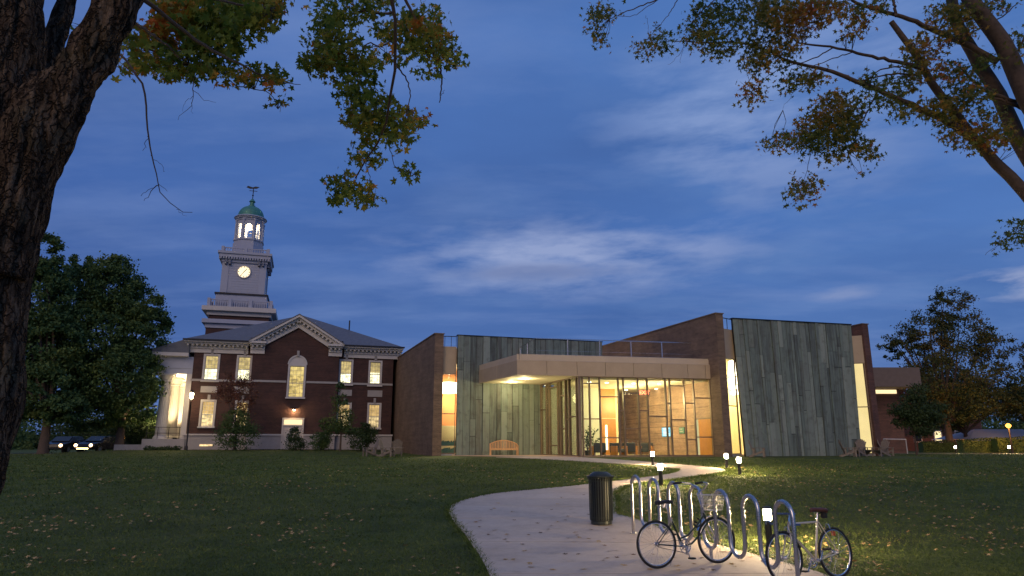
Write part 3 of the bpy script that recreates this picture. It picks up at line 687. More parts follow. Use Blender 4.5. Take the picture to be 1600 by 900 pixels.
# door in the lobby brick at the right
a = onD(1093, 690, .03); b = onD(1112, 690, .03); zt = onD(1102, 655, .03).z
dd = LO('wood_door', M().wall(a, b, .02, PAD, zt), 'wood_door', label='orange timber door standing open at the lobby end')
e0 = onD(1088, 690, .035); obj('lit_opening', M().wall(e0, a, .02, PAD, zt), 'opening_glow', dd, world=True)
obj('frame', M().wall(V2(e0) - V2(b - a).normalized() * .1, b, .05, zt, zt + .09), 'bronze', dd, world=True)
# handrail of the lobby stair
ha = onD(980, 686, .7); hb = onD(1014, 692, .7); m = M(); m.beam(ha, hb, .05, .05); m.beam(ha - Vector((0, 0, .35)), hb - Vector((0, 0, .35)), .03, .03)
for i in range(5): c = ha + (hb - ha) * i / 4; m.beam((c.x, c.y, PAD), c, .03, .03, (1, 0, 0))
hr = obj('handrail', m, 'steel', label='metal stair handrail along the lobby brick wall', cat='handrail')
# lobby furniture
def armchair(px, D, rot, label, mats=('dark_leather', 'wood_door')):
    p = P(px, 700, D); t = thing('armchair', label, 'armchair', (p.x, p.y, PAD), rot, 'square lobby armchairs')
    obj('seat', M().box(-.34, .34, -.34, .3, .22, .44), mats[0], t, bevel=.03); obj('backrest', M().box(-.42, .42, .22, .38, .2, .82), mats[0], t, bevel=.03)
    for s_ in (-1, 1): obj('armrest', M().box(s_ * .40 - .06, s_ * .40 + .06, -.38, .22, .05, .62), mats[1], t, bevel=.015)
    for sx in (-1, 1):
        for sy in (-.3, .3): obj('leg', M().box(sx * .38 - .025, sx * .38 + .025, sy - .025, sy + .025, 0, .21), 'steel', t)
armchair(934, 45.6, R(200), 'dark square armchair behind the potted plant')
armchair(966, 45.2, R(30), 'dark armchair with wooden arms in front of the timber door')
armchair(984, 46.4, R(160), 'dark armchair facing the timber door from the right')
armchair(1010, 48.2, R(-20), 'dark armchair below the handrail in the lobby')
def plant(px, row, D, label, h, seed, n=26):
    p = P(px, row, D); t = thing('potted_plant', label, 'plant', (p.x, p.y, PAD), 0); r = random.Random(seed)
    obj('pot', M().lathe([(.16, 0), (.21, .35), (.19, .36), (.17, .30), (.01, .28)], (0, 0, 0), 14), 'pot', t, smooth=True)
    stm = M()
    for i in range(9):
        a_ = r.uniform(0, 6.3); hh = h * r.uniform(.5, 1); top = Vector((math.cos(a_) * h * r.uniform(.1, .28), math.sin(a_) * h * r.uniform(.1, .28), hh))
        pts = [Vector((0, 0, .3)), top * .5 + Vector((0, 0, .25)), top]; stm.tube(pts, [.012, .009, .004], 5)
        for j in range(n // 2):
            c = pts[1].lerp(pts[2], r.random() ** .6) if j % 3 else pts[0].lerp(pts[1], r.uniform(.5, 1)); d = Vector((r.gauss(0, 1), r.gauss(0, 1), r.gauss(.2, .5))).normalized(); L = r.uniform(.14, .26); w = d.orthogonal().normalized() * L * .22
            stm_l.append((c, d * L, w)) if False else leafs.append((c, d * L, w))
    obj('stem', stm, 'bare_twig', t)
    lm = M()
    for c, d, w in leafs: lm.add([c, c + d * .5 + w, c + d, c + d * .5 - w], [(0, 1, 2, 3)])
    obj('leaves', lm, 'leaf_shrub', t, kind='stuff'); leafs.clear()
leafs = []
plant(918, 690, 44.0, 'tall leafy potted plant just inside the glass corner', 2.3, 4)
plant(926, 690, 46.4, 'slender potted plant farther back from the glass corner', 2.0, 9)
# ================================================================ the old brick building
gdir = Vector((16.73, 5.0)).normalized(); GA = math.atan2(gdir.y, gdir.x); GO = Vector((-25.69, 55.0)); GN = Vector((-gdir.y, gdir.x))
GZ = 1.33
geo = thing('brick_building', 'old red brick building with pediment, lit sash windows and slate roof', 'building', (GO.x, GO.y, GZ), GA)
def gl(px, py, off=0.):          # local (x, z) on the facade plane (moved back by off)
    h = hit(px, py, GO + GN * off, GO + GN * off + gdir); return (V2(h) - GO).dot(gdir), h.z - GZ
def GB(name, m, mat, parent=geo, **k): return obj(name, m, mat, parent, **k)
GLEN = 16.0; ZE = 9.97 - GZ; GD = 22.
def holed(x0, x1, z0, z1, holes, y0, th):
    xs = sorted({x0, x1, *[h[0] for h in holes], *[h[1] for h in holes]}); zs = sorted({z0, z1, *[h[2] for h in holes], *[h[3] for h in holes]}); m = M()
    def solid(i, j):
        if not (0 <= i < len(xs) - 1 and 0 <= j < len(zs) - 1): return False
        cx, cz = (xs[i] + xs[i + 1]) / 2, (zs[j] + zs[j + 1]) / 2
        return not any(h[0] < cx < h[1] and h[2] < cz < h[3] for h in holes)
    for i in range(len(xs) - 1):
        for j in range(len(zs) - 1):
            if not solid(i, j): continue
            a, b, c, d = xs[i], xs[i + 1], zs[j], zs[j + 1]; y1 = y0 + th
            m.add([(a, y0, c), (b, y0, c), (b, y0, d), (a, y0, d)], [(0, 1, 2, 3)]); m.add([(a, y1, c), (b, y1, c), (b, y1, d), (a, y1, d)], [(3, 2, 1, 0)])
            if not solid(i - 1, j): m.add([(a, y0, c), (a, y1, c), (a, y1, d), (a, y0, d)], [(3, 2, 1, 0)])
            if not solid(i + 1, j): m.add([(b, y0, c), (b, y1, c), (b, y1, d), (b, y0, d)], [(0, 1, 2, 3)])
            if not solid(i, j - 1): m.add([(a, y0, c), (b, y0, c), (b, y1, c), (a, y1, c)], [(3, 2, 1, 0)])
            if not solid(i, j + 1): m.add([(a, y0, d), (b, y0, d), (b, y1, d), (a, y1, d)], [(0, 1, 2, 3)])
    return m
PB = -.45                         # projecting centre bay
bx0 = gl(394.5, 560, PB)[0]; bx1 = gl(530, 560, PB)[0]
def win(pxa, pya, pxb, pyb, off, cols, rows_, blind, sashes=True, arch=False, sill=True):
    x0 = gl(pxa, (pya + pyb) / 2, off)[0]; x1 = gl(pxb, (pya + pyb) / 2, off)[0]; z1 = gl((pxa + pxb) / 2, pya, off)[1]; z0 = gl((pxa + pxb) / 2, pyb, off)[1]
    return dict(x0=x0, x1=x1, z0=z0, z1=z1, off=off, cols=cols, rows=rows_, blind=blind, arch=arch)
wins = [win(319.7, 555.8, 340, 594, 0, 4, 6, 'blind_upper'), win(371.5, 557.7, 390.6, 595, 0, 4, 6, 'blind_upper'),
        win(532, 564, 548.8, 600, 0, 4, 6, 'blind_upper'), win(578, 565.8, 594.2, 601.5, 0, 4, 6, 'blind_upper'),
        win(314.7, 627, 333.7, 666, 0, 4, 6, 'blind_lower'), win(368.5, 628.5, 386, 666, 0, 4, 6, 'blind_lower'),
        win(528.5, 631.5, 546, 667, 0, 4, 6, 'blind_lower'), win(576, 632, 592.7, 668.5, 0, 4, 6, 'blind_lower'),
        win(451.5, 572, 474.6, 620.4, PB, 4, 8, 'blind_mid', arch=True)]
dx0, dzt = gl(443.5, 655.5, PB); dx1 = gl(473, 655.5, PB)[0]
hl = lambda w: (w['x0'] - .07, w['x1'] + (.07 if w['off'] or w['x1'] > bx0 else min(.07, bx0 - w['x1'] - .02)), w['z0'] - .07, w['z1'] + .07)
left = [w for w in wins if w['off'] == 0 and (w['x0'] + w['x1']) / 2 < bx0]; right = [w for w in wins if w['off'] == 0 and w['x0'] > bx1 - .2]
BZ = 1.25
GB('brick_wall', holed(0, bx0, BZ, ZE - .3, [hl(w) for w in left], 0, .4), 'brick_old')
GB('brick_wall', holed(bx1, GLEN, BZ, ZE - .3, [hl(w) for w in right], 0, .4), 'brick_old')
GB('brick_wall', holed(bx0, bx1, BZ, ZE - .3, [hl(wins[8]), (dx0, dx1, BZ, dzt + .02)], PB, .45 + .4), 'brick_old')
axx, axz = gl(465, 503, PB); 
cx = (bx0 + bx1) / 2
GB('gable', M().plate([(bx0, PB, ZE - .3), (bx1, PB, ZE - .3), (cx, PB, axz + .35)], (0, .5, 0)), 'brick_old')
bas = M(); bas.box(-.12, bx0 - .001, -.12, .4, -.6, BZ - .12); bas.box(bx1 + .001, GLEN + .1, -.12, .4, -.6, BZ - .12); bas.box(bx0, dx0 - .12, PB - .12, .39, -.6, BZ - .12); bas.box(dx1 + .12, bx1, PB - .12, .39, -.6, BZ - .12)
GB('basement_wall', bas, 'limestone')
wt = M(); wt.box(-.2, bx0 - .003, -.2, .38, BZ - .12, BZ); wt.box(bx1 + .003, GLEN + .15, -.2, .38, BZ - .12, BZ); wt.box(bx0 - .1, dx0 - .12, PB - .2, .37, BZ - .12, BZ); wt.box(dx1 + .12, bx1 + .1, PB - .2, .37, BZ - .12, BZ)
GB('water_table', wt, 'white_paint')
sides = M(); sides.box(0, .4, .4, GD, -.6, ZE - .3); sides.box(GLEN - .4, GLEN, .4, GD, -.6, ZE - .3); sides.box(.4, GLEN - .4, GD - .4, GD, -.6, ZE - .3); GB('side_wall', sides, 'brick_old')
sb = M(); x, z = gl(388, 783 / 3.81 + 490, 0); sbx = gl(312, 694, -.12)[0]; GB('basement_window', M().box(sbx, sbx + .95, -.16, -.121, .30, .44), 'blind_lower')
WR = random.Random(11)
for wi, w in enumerate(wins):
    base_ = dict(blind_upper=((1, .70, .30), (1, .86, .58), .52, .58, 1.7), blind_lower=((1, .60, .24), (1, .68, .34), .60, .62, 1.0), blind_mid=((1, .70, .26), (1, .68, .24), .75, .80, .95))[w['blind']]
    w['blind'] = 'lit_blind_%d' % wi; blindmat(w['blind'], base_[0], base_[1], base_[2] + WR.uniform(-.10, .06), base_[3] * WR.uniform(.8, 1.15), base_[4] * WR.uniform(.75, 1.2), w['z0'] + GZ, w['z1'] + GZ)
    o_ = w['off']; x0, x1, z0, z1 = w['x0'], w['x1'], w['z0'], w['z1']; fr = M(); e = .14
    fr.box(x0 - e, x0, o_ - .06, o_ + .15, z0 - .02, z1 + e); fr.box(x1, x1 + e, o_ - .06, o_ + .15, z0 - .02, z1 + e); fr.box(x0, x1, o_ - .06, o_ + .15, z1, z1 + e)
    f = GB('window', fr, 'white_paint')
    obj('sill', M().box(x0 - e - .06, x1 + e + .06, o_ - .14, o_ + .15, z0 - .14, z0 - .02), 'white_paint', f, world=False) if False else GB('sill', M().box(x0 - e - .06, x1 + e + .06, o_ - .14, o_ + .14, z0 - .14, z0 - .021), 'white_paint')
    zm = z0 + (z1 - z0) * (.47 if not w['arch'] else .45)
    for a, b, yy in ((z0, zm + .03, .10), (zm - .03, z1, .05)):
        s_ = M(); s_.box(x0, x0 + .045, o_ + yy, o_ + yy + .04, a, b); s_.box(x1 - .045, x1, o_ + yy, o_ + yy + .04, a, b); s_.box(x0 + .045, x1 - .045, o_ + yy, o_ + yy + .04, a, a + .05); s_.box(x0 + .045, x1 - .045, o_ + yy, o_ + yy + .04, b - .05, b)
        so_ = obj('sash', s_, 'white_paint', geo, world=False)
        g = M(); n = w['cols']; rws = w['rows'] // 2
        for i in range(1, n): xx = x0 + (x1 - x0) * i / n; g.box(xx - .008, xx + .008, o_ + yy + .008, o_ + yy + .032, a + .05, b - .05)
        for j in range(1, rws): zz = a + (b - a) * j / rws; g.box(x0 + .045, x1 - .045, o_ + yy + .010, o_ + yy + .030, zz - .008, zz + .008)
        obj('glazing_bars', g, 'white_paint', geo)
        obj('pane', M().box(x0 + .04, x1 - .04, o_ + yy + .017, o_ + yy + .022, a + .03, b - .03), 'glass', geo)
    GB('blind', M().box(x0 - .1, x1 + .1, o_ + .30, o_ + .32, z0 - .15, z1 + .15), w['blind'])
    if not w['arch']:
        xm = (x0 + x1) / 2; GB('keystone', M().prism([(xm - .1, -.12), (xm + .1, -.12), (xm + .1, 0), (xm - .1, 0)], z1 + e, z1 + e + .38), 'limestone')
# arched head of the middle window: white lunette, rim and keystone
w = wins[8]; xm = (w['x0'] + w['x1']) / 2; rr_ = (w['x1'] - w['x0']) / 2 + .14; lz = gl(463, 556, PB)[1]; zb_ = lz - rr_
a_ = [(xm + rr_ * math.cos(t), PB - .02, zb_ + rr_ * math.sin(t)) for t in [math.pi * i / 20 for i in range(21)]]
GB('arch_panel', M().plate([(xm + rr_, PB - .02, w['z1'] + e)] + a_ + [(xm - rr_, PB - .02, w['z1'] + e)], (0, .019, 0)), 'white_paint')
am = M(); 
for i in range(20): am.beam(a_[i], a_[i + 1], .12, .12, (0, 1, 0))
am.box(xm - rr_ - .06, xm - rr_ + .06, PB - .08, PB, w['z1'] + e, zb_); am.box(xm + rr_ - .06, xm + rr_ + .06, PB - .08, PB, w['z1'] + e, zb_); GB('arch_rim', am, 'white_paint')
GB('keystone', M().box(xm - .1, xm + .1, PB - .16, PB - .03, lz - .05, lz + .42), 'limestone')
# stone band course and blank panels
def band(x0, x1, off): z = gl(420, 594, PB)[1]; return M().box(x0, x1, off - .07, off - .001, z - .17, z)
for x0, x1, off in ((-.07, bx0, 0), (bx0, w['x0'] - .2, PB), (w['x1'] + .2, bx1, PB), (bx1 + .0, GLEN, 0)): GB('stone_band', band(x0, x1, off), 'limestone')
for pa, pb, ya, yb in ((314, 339, 603.5, 613.5), (365.5, 390, 604, 615), (529, 549.5, 609, 618.5), (574.5, 597, 610, 620.3)):
    x0, z1 = gl(pa, ya, 0); x1, z0 = gl(pb, yb, 0); GB('stone_panel', M().box(x0, x1, -.04, -.001, z0, gl((pa + pb) / 2, ya, 0)[1]), 'limestone')
# door
dfr = M(); dfr.box(dx0 - .12, dx0, PB - .06, PB + .2, 0, dzt + .14); dfr.box(dx1, dx1 + .12, PB - .06, PB + .2, 0, dzt + .14); dfr.box(dx0, dx1, PB - .06, PB + .2, dzt, dzt + .14)
tz = gl(458, 664.5, PB)[1]
dfr.box(dx0, dx1, PB + .0, PB + .2, tz - .05, tz + .05); GB('door_frame', dfr, 'white_paint')
dxm = (dx0 + dx1) / 2
d1 = M()
d1.box(dx0, dxm - .008, PB + .06, PB + .12, 0, tz - .05)
for zz in (.2, .95, 1.6): 
    for xa in (dx0 + .12, dx0 + .12 + (dxm - dx0) * .45): pass
dl = GB('door', d1, 'white_paint'); d2 = GB('door', M().box(dxm + .008, dx1, PB + .06, PB + .12, 0, tz - .05), 'white_paint')
for dd_, xa, xb in ((dl, dx0 + .1, dxm - .1), (d2, dxm + .1, dx1 - .1)):
    for za, zb in ((.15, .75), (.85, 1.45), (1.55, tz - .2)):
        if zb > za + .1:
            q = M().box(xa, xb, PB + .035, PB + .059, za, zb); mm = obj('panel', q, 'white_paint', geo); mm.parent = dd_; mm.location = mm.location - dd_.location
GB('transom_window', M().box(dx0 + .02, dx1 - .02, PB + .08, PB + .10, tz + .05, dzt - .001), 'transom_glow')
GB('door_step', M().box(dx0 - .3, dx1 + .3, PB - .7, PB - .13, -.5, -.02), 'limestone')
lx, lz_ = gl(459.5, 640, PB - .25)
wl = thing('wall_lamp', 'warm wall lamp glowing above the white side door', 'lamp', MW[geo.name] @ Vector((lx, PB, lz_)), GA)
obj('bracket', M().box(-.04, .04, -.22, -.01, .04, .10), 'dark_metal', wl); obj('shade', M().lathe([(.16, .0), (.05, .14), (.02, .16)], (0, -.24, 0), 12), 'dark_metal', wl)
obj('bulb', M().lathe([(.02, -.08), (.08, -.04), (.08, .0), (.03, .02)], (0, -.24, 0), 10), 'lamp_glow', wl)
lamp('POINT', MW[wl.name] @ Vector((0, -.28, -.1)), 80, (1, .62, .28), wl, .06)
# cornices
def cornice(x0, x1, yf, z1, name='cornice'):
    m = M(); m.box(x0, x1, yf - .75, yf, z1 - .16, z1); m.box(x0 + .05, x1 - .05, yf - .55, yf - .0, z1 - .30, z1 - .162); m.box(x0 + .1, x1 - .1, yf - .22, yf, z1 - .62, z1 - .302); m.box(x0 + .1, x1 - .1, yf - .12, yf, z1 - .95, z1 - .622)
    o1 = GB(name, m, 'white_paint'); d = M(); n = int((x1 - x0) / .34)
    for i in range(n): xx = x0 + .2 + i * .34; d.box(xx, xx + .15, yf - .50, yf - .222, z1 - .44, z1 - .302)
    q = obj('dentils', d, 'white_paint', geo, kind='stuff'); q.parent = o1; q.location = q.location - o1.location
cornice(-.75, bx0 - .3, 0, ZE); cornice(bx1 + .3, GLEN + .75, 0, ZE)
cornice(bx0 - .3, bx0 + 1.0, PB, ZE + .02, 'cornice_return'); cornice(bx1 - 1.0, bx1 + .3, PB, ZE + .02, 'cornice_return')
m = M(); m.box(-.75, -.001, .01, GD + .7, ZE - .3, ZE); m.box(GLEN + .001, GLEN + .75, .01, GD + .7, ZE - .3, ZE); m.box(-.35, -.002, .01, GD, ZE - .95, ZE - .302); m.box(-.75, GLEN + .75, GD, GD + .7, ZE - .302, ZE - .003); GB('cornice', m, 'white_paint')
apz = gl(464, 490.5, PB - .75)[1]
for sgn, xe in ((-1, bx0 - .35), (1, bx1 + .35)):
    a = Vector((xe, 0, ZE + .0)); b = Vector((cx, 0, apz - .05)); d = (b - a); 
    if sgn > 0: pass
    nrm = Vector((-d.z, 0, d.x)).normalized(); nrm = nrm if nrm.z > 0 else -nrm
    rk = M()
    for y0, y1, t0, t1 in ((PB - .75, PB + .3, -.16, 0), (PB - .5, PB + .3, -.34, -.161), (PB - .18, PB - .002, -.85, -.341)):
        rk.plate([a + nrm * t0 + Vector((0, y0, 0)), b + Vector((0, y0, t0 / nrm.z)), b + Vector((0, y0, t1 / nrm.z)), a + nrm * t1 + Vector((0, y0, 0))], (0, y1 - y0, 0))
    o1 = GB('raking_cornice', rk, 'white_paint')
    dm = M(); L = d.length; n = int(L / .36)
    for i in range(1, n):
        c = a + d * (i / n) + nrm * -.42; dm.obox(c + Vector((0, PB - .33, 0)), d.normalized() * .08, (0, .14, 0), nrm * .08)
    q = obj('dentils', dm, 'white_paint', geo, kind='stuff'); q.parent = o1; q.location = q.location - o1.location
    # small roof of the projecting gable
    rp = M().plate([a + nrm * .0 + Vector((0, PB - .78, .02)), b + Vector((0, PB - .78, .02)), b + Vector((0, 9.0, .02)), a + Vector((0, .8, .02))], (0, 0, .07)); GB('roof', rp, 'roof_slate')
# hipped roof
rz = P(470, 488, 64).z - GZ; e0, e1, f0, f1 = -.8, GLEN + .8, -.8, GD + .7; zr = ZE + .02
rm = M(); rv = [(e0, f0, zr), (e1, f0, zr), (e1, f1, zr), (e0, f1, zr), (GLEN / 2, 8.6, rz), (GLEN / 2, GD - 8.6, rz)]
zn = zr + (.3 - f0) * (rz - zr) / (8.6 - f0); rv += [(bx0 - .3, f0, zr), (bx0 - .3, .3, zn), (bx1 + .3, .3, zn), (bx1 + .3, f0, zr)]
rm.add(rv, [(0, 6, 7, 8, 9, 1, 4), (1, 2, 5, 4), (2, 3, 5), (3, 0, 4, 5)]); GB('roof', rm, 'roof_slate')
GB('gutter', M().box(e0 - .04, bx0 - .3, f0 - .04, f0 - .002, zr - .08, zr + .05), 'dark_metal'); GB('gutter', M().box(bx1 + .3, e1 + .04, f0 - .04, f0 - .002, zr - .08, zr + .05), 'dark_metal')
vx = gl(526, 512, 5)[0]; GB('vent_pipe', M().lathe([(.06, 0), (.06, 1.0)], (12.3, 4.0, ZE + 2.0), 8), 'dark_metal')
# --- portico on the left face
x_l = gl(246, 630, 1.0)[0]
PO = thing('portico', 'tall white columned portico lit from within, left of the brick building', 'portico', MW[geo.name] @ Vector((-2.0, 5, 0)), GA)
def PT(name, m, mat, **k):
    return obj(name, M().add([(v[0] + 2.0, v[1] - 5, v[2]) for v in m.v], m.f), mat, PO, **k)
tz_ = gl(250, 686, .8)[1]; zc_ = gl(250, 585, .8)[1]; ze_ = gl(250, 558, .8)[1]
xo = x_l + .55
PT('terrace', M().box(xo - 1.1, -.01, -.3, 16.5, -1.2, tz_), 'limestone')
PT('terrace_step', M().box(xo - 3.0, xo - 1.11, -.1, 16, -1.2, tz_ * .5), 'limestone')
PT('entablature', M().box(xo - .65, .0 - .01, .0, 16, zc_ + .45, ze_), 'white_paint_skylit'); PT('entablature_band', M().box(xo - .60, -.012, .05, 15.9, zc_ + .02, zc_ + .449), 'white_paint_skylit')
PT('cornice', M().box(xo - 1.1, -.36, -.45, 16.4, ze_, ze_ + .28), 'white_paint')
PT('roof', M().prism([(xo - 1.1, -.45), (-.36, -.45), (-.36, 16.4), (xo - 1.1, 16.4)], ze_ + .281, [ze_ + .5, ze_ + 1.5, ze_ + 1.5, ze_ + .5]), 'roof_slate')
def column(x, y, r, z0, z1, n=20):
    m = M(); seg = 40
    prof = [(r * 1.3, z0), (r * 1.3, z0 + .12), (r * 1.15, z0 + .2), (r, z0 + .3)]
    H = z1 - z0
    for i in range(9): t = i / 8; prof.append((r * (1 - .15 * t ** 1.6), z0 + .3 + (H - .95) * t))
    prof += [(r * .92, z1 - .62), (r * .98, z1 - .58), (r * .90, z1 - .5), (r * 1.25, z1 - .16), (r * 1.3, z1 - .12)]
    vs = []
    for q, (rr, z) in enumerate(prof):
        for j in range(seg):
            t = 2 * math.pi * j / seg; f = (.955 if (j % 2 and 3 <= q <= 12) else 1); vs.append((x + rr * f * math.cos(t), y + rr * f * math.sin(t), z))
    m.add(vs, [(i * seg + j, i * seg + (j + 1) % seg, (i + 1) * seg + (j + 1) % seg, (i + 1) * seg + j) for i in range(len(prof) - 1) for j in range(seg)])
    m.box(x - r * 1.35, x + r * 1.35, y - r * 1.35, y + r * 1.35, z1 - .12, z1 + .02); return m
for x, y, r in ((xo, .62, .42), (xo + .1, 4.2, .46), (xo + .1, 7.8, .46), (xo, 11.4, .46), (xo, 15, .46)): PT('column', column(x, y, r, tz_, zc_), 'white_paint')
for y in (.35, 4.2, 7.8): PT('pilaster', M().box(-.42, -.012, y - .3, y + .3, tz_, zc_ + .018), 'white_paint')
pr_ = M(); 
for z in (.45, .9): pr_.beam((xo - .9, .1, tz_ + z), (-.45, .1, tz_ + z), .04, .04)
for i in range(4): xx = xo - .9 + (abs(xo) + .4) * i / 3; pr_.beam((xx, .1, tz_), (xx, .1, tz_ + .92), .04, .04, (1, 0, 0))
PT('railing', pr_, 'dark_metal')
for y, e in ((2.3, 210), (6.0, 230), (9.6, 120)):
    pf = PT('floodlight', M().lathe([(.16, .0), (.16, .12), (.1, .14)], (-1.15, y, tz_), 10), 'dark_metal')
    lamp('SPOT', MW[geo.name] @ Vector((-1.1, y, tz_ + .35)), e * 8, (1, .72, .36), PO, .1, Vector((-.45, -.15, 1)).to_track_quat('-Z', 'Y').to_euler(), R(125))
    lamp('POINT', MW[geo.name] @ Vector((-1.3, y - .3, zc_ - .7)), e * .9, (1, .72, .36), PO, .12)

# ================================================================ clock tower
tb = P(381.5, 458, 72); TW = thing('clock_tower', 'white clock tower with glowing clock, open belfry and green dome', 'tower', (tb.x, 72, 9.0), GA)
tz2 = lambda r: P(383, r, 69.9).z - 9.0
def TB(name, m, mat, **k): return obj(name, m, mat, TW, **k)
def ctr(m, h, z0, z1): return m.box(-h, h, -h, h, z0, z1)
TB('brick_base', ctr(M(), 3.05, -8.5, tz2(516)), 'brick_old')
q = M(); ctr(q, 3.15, tz2(516), tz2(509)); ctr(q, 3.45, tz2(509) + .002, tz2(503)); TB('lower_cornice', q, 'white_paint_skylit')
TB('brick_stage', ctr(M(), 2.9, tz2(503), tz2(496)), 'brick_old')
q = M(); ctr(q, 3.1, tz2(496), tz2(490)); ctr(q, 3.55, tz2(490) + .002, tz2(483.5)); TB('main_cornice', q, 'white_paint')
def balustrade(h, z0, z1, posts, name='balustrade'):
    m = M(); t = .07
    for s_ in (-1, 1):
        m.box(-h, h, s_ * h - t, s_ * h + t, z1 - .1, z1); m.box(s_ * h - t * .98, s_ * h + t * .98, -h, h, z1 - .098, z1 - .002)
        m.box(-h, h, s_ * h - t, s_ * h + t, z0, z0 + .1)
        m.box(s_ * h - t * .98, s_ * h + t * .98, -h, h, z0 + .001, z0 + .098)
    n = int(2 * h / .22)
    for i in range(n + 1):
        c = -h + 2 * h * i / n
        for s_ in (-1, 1): m.box(c - .045, c + .045, s_ * h - .045, s_ * h + .045, z0 + .1, z1 - .1); m.box(s_ * h - .045, s_ * h + .045, c - .045, c + .045, z0 + .1, z1 - .1)
    for i in range(posts):
        c = -h + 2 * h * i / (posts - 1)
        for s_ in (-1, 1): m.box(c - .15, c + .15, s_ * h - .15, s_ * h + .15, z0, z1 + .08); m.box(s_ * h - .149, s_ * h + .149, c - .149, c + .149, z0, z1 + .079)
    TB(name, m, 'white_paint_skylit')
balustrade(3.0, tz2(483.5), tz2(471.5), 4)
TB('plinth', ctr(M(), 2.5, tz2(483.5), tz2(462)), 'white_paint_skylit'); q = M(); ctr(q, 2.62, tz2(462), tz2(459.5)); TB('plinth_cap', q, 'dark_metal')
hm = 2.12
z0, z1 = tz2(459.5), tz2(411); TB('clock_stage', ctr(M(), hm, z0, z1), 'white_paint_skylit')
q = M()
for sx in (-1, 1):
    for sy in (-1, 1): q = M(); q.box(min(sx * (hm - .6), sx * (hm + .07)), max(sx * (hm - .6), sx * (hm + .07)), min(sy * (hm - .6), sy * (hm + .07)), max(sy * (hm - .6), sy * (hm + .07)), z0, z1); TB('corner_pilaster', q, 'white_paint_skylit')
pass
q = M()
for i in range(11): zz = z0 + .25 + i * (z1 - z0 - .4) / 11; q.box(-hm + .62, hm - .62, -hm - .02, -hm - .001, zz, zz + .22)
TB('siding_boards', q, 'white_paint_skylit')
q = M(); ctr(q, 2.28, tz2(411), tz2(404)); ctr(q, 2.55, tz2(404) + .001, tz2(399)); ctr(q, 2.68, tz2(399) + .001, tz2(395.5)); TB('upper_cornice', q, 'white_paint_skylit')
d = M()
for i in range(19):
    c = -2.34 + i * .26
    for s_ in (-1, 1): d.box(c - .07, c + .07, s_ * 2.40 - .16, s_ * 2.40 + .16, tz2(407), tz2(404)); d.box(s_ * 2.40 - .159, s_ * 2.40 + .159, c - .07, c + .07, tz2(407) + .001, tz2(404) - .001)
TB('dentils', d, 'white_paint_skylit', kind='stuff')
q = M()
for s_ in (-1, 1):
    for c in (-1.85, -1.45, 1.45, 1.85): q.box(c - .1, c + .1, -2.48, -2.13, tz2(415), tz2(407)); q.box(2.13, 2.49, c - .1, c + .1, tz2(415), tz2(407))
TB('brackets', q, 'white_paint_skylit')
balustrade(2.25, tz2(395.5), tz2(388.5), 3, 'upper_balustrade')
def oct_(m, r, z0, z1, rot=R(22.5)): return m.lathe([(r, z0), (r, z1)], (0, 0, 0), 8, rot)
TB('octagonal_drum', oct_(M(), 1.66, tz2(395.5), tz2(375.5)), 'white_paint_skylit')
q = M(); oct_(q, 1.56, tz2(375.5), tz2(371)); oct_(q, 1.66, tz2(371), tz2(369)); TB('belfry_base', q, 'white_paint_skylit')
# belfry
bz0, bz1 = tz2(369), tz2(338.5); br_ = 1.42; cw = br_ * math.cos(R(22.5)); side = 2 * br_ * math.sin(R(22.5))
bf = M()
for i in range(8):
    t = R(45 * i); nrm = Vector((math.cos(t), math.sin(t), 0)); tg = Vector((-math.sin(t), math.cos(t), 0)); c = nrm * (cw - .08)
    hw = side / 2; ow = hw * (.66 if i % 2 == 0 else .46); sp = bz0 + (bz1 - bz0) * (.62 if i % 2 == 0 else .70)
    for s_ in (-1, 1):
        bf.obox(c + tg * s_ * (hw + ow) / 2 + Vector((0, 0, (bz0 + bz1) / 2)), nrm * .09, tg * (hw - ow) / 2, (0, 0, (bz1 - bz0) / 2))
    n = 10
    for j in range(n):
        a, b = math.pi * j / n, math.pi * (j + 1) / n
        pa = c + tg * math.cos(a) * ow + Vector((0, 0, sp + math.sin(a) * ow)); pb = c + tg * math.cos(b) * ow + Vector((0, 0, sp + math.sin(b) * ow))
        ta = c + tg * math.cos(a) * ow + Vector((0, 0, bz1)); tb_ = c + tg * math.cos(b) * ow + Vector((0, 0, bz1))
        bf.plate([pa - nrm * .09, pb - nrm * .09, tb_ - nrm * .09, ta - nrm * .09], nrm * .18)
TB('belfry_arcade', bf, 'white_paint_skylit')
q = M()
for i in range(8):
    t = R(45 * i + 22.5); c = Vector((math.cos(t), math.sin(t), 0)) * (br_ + .06); q.lathe([(.15, bz0), (.15, bz0 + .12), (.11, bz0 + .2), (.10, bz1 - .2), (.16, bz1 - .05), (.16, bz1)], c, 10)
TB('belfry_columns', q, 'white_paint_skylit', smooth=True)
q = M()
for i in range(8):
    t = R(45 * i); nrm = Vector((math.cos(t), math.sin(t), 0)); tg = Vector((-math.sin(t), math.cos(t), 0)); hw = side * .33
    for z in (.12, .62): q.beam(nrm * cw - tg * hw + Vector((0, 0, bz0 + z)), nrm * cw + tg * hw + Vector((0, 0, bz0 + z)), .05, .05)
    for j in range(6): c = nrm * cw + tg * hw * (-1 + 2 * j / 5); q.beam(c + Vector((0, 0, bz0)), c + Vector((0, 0, bz0 + .62)), .03, .03, (1, 0, 0))
TB('belfry_railing', q, 'white_paint')
q = M(); oct_(q, 1.52, bz1, bz1 + .18); q.lathe([(1.55, bz1 + .181), (1.70, bz1 + .42), (1.72, tz2(333.5)), (1.64, tz2(332))], (0, 0, 0), 32); TB('belfry_cornice', q, 'white_paint_skylit', smooth=True)
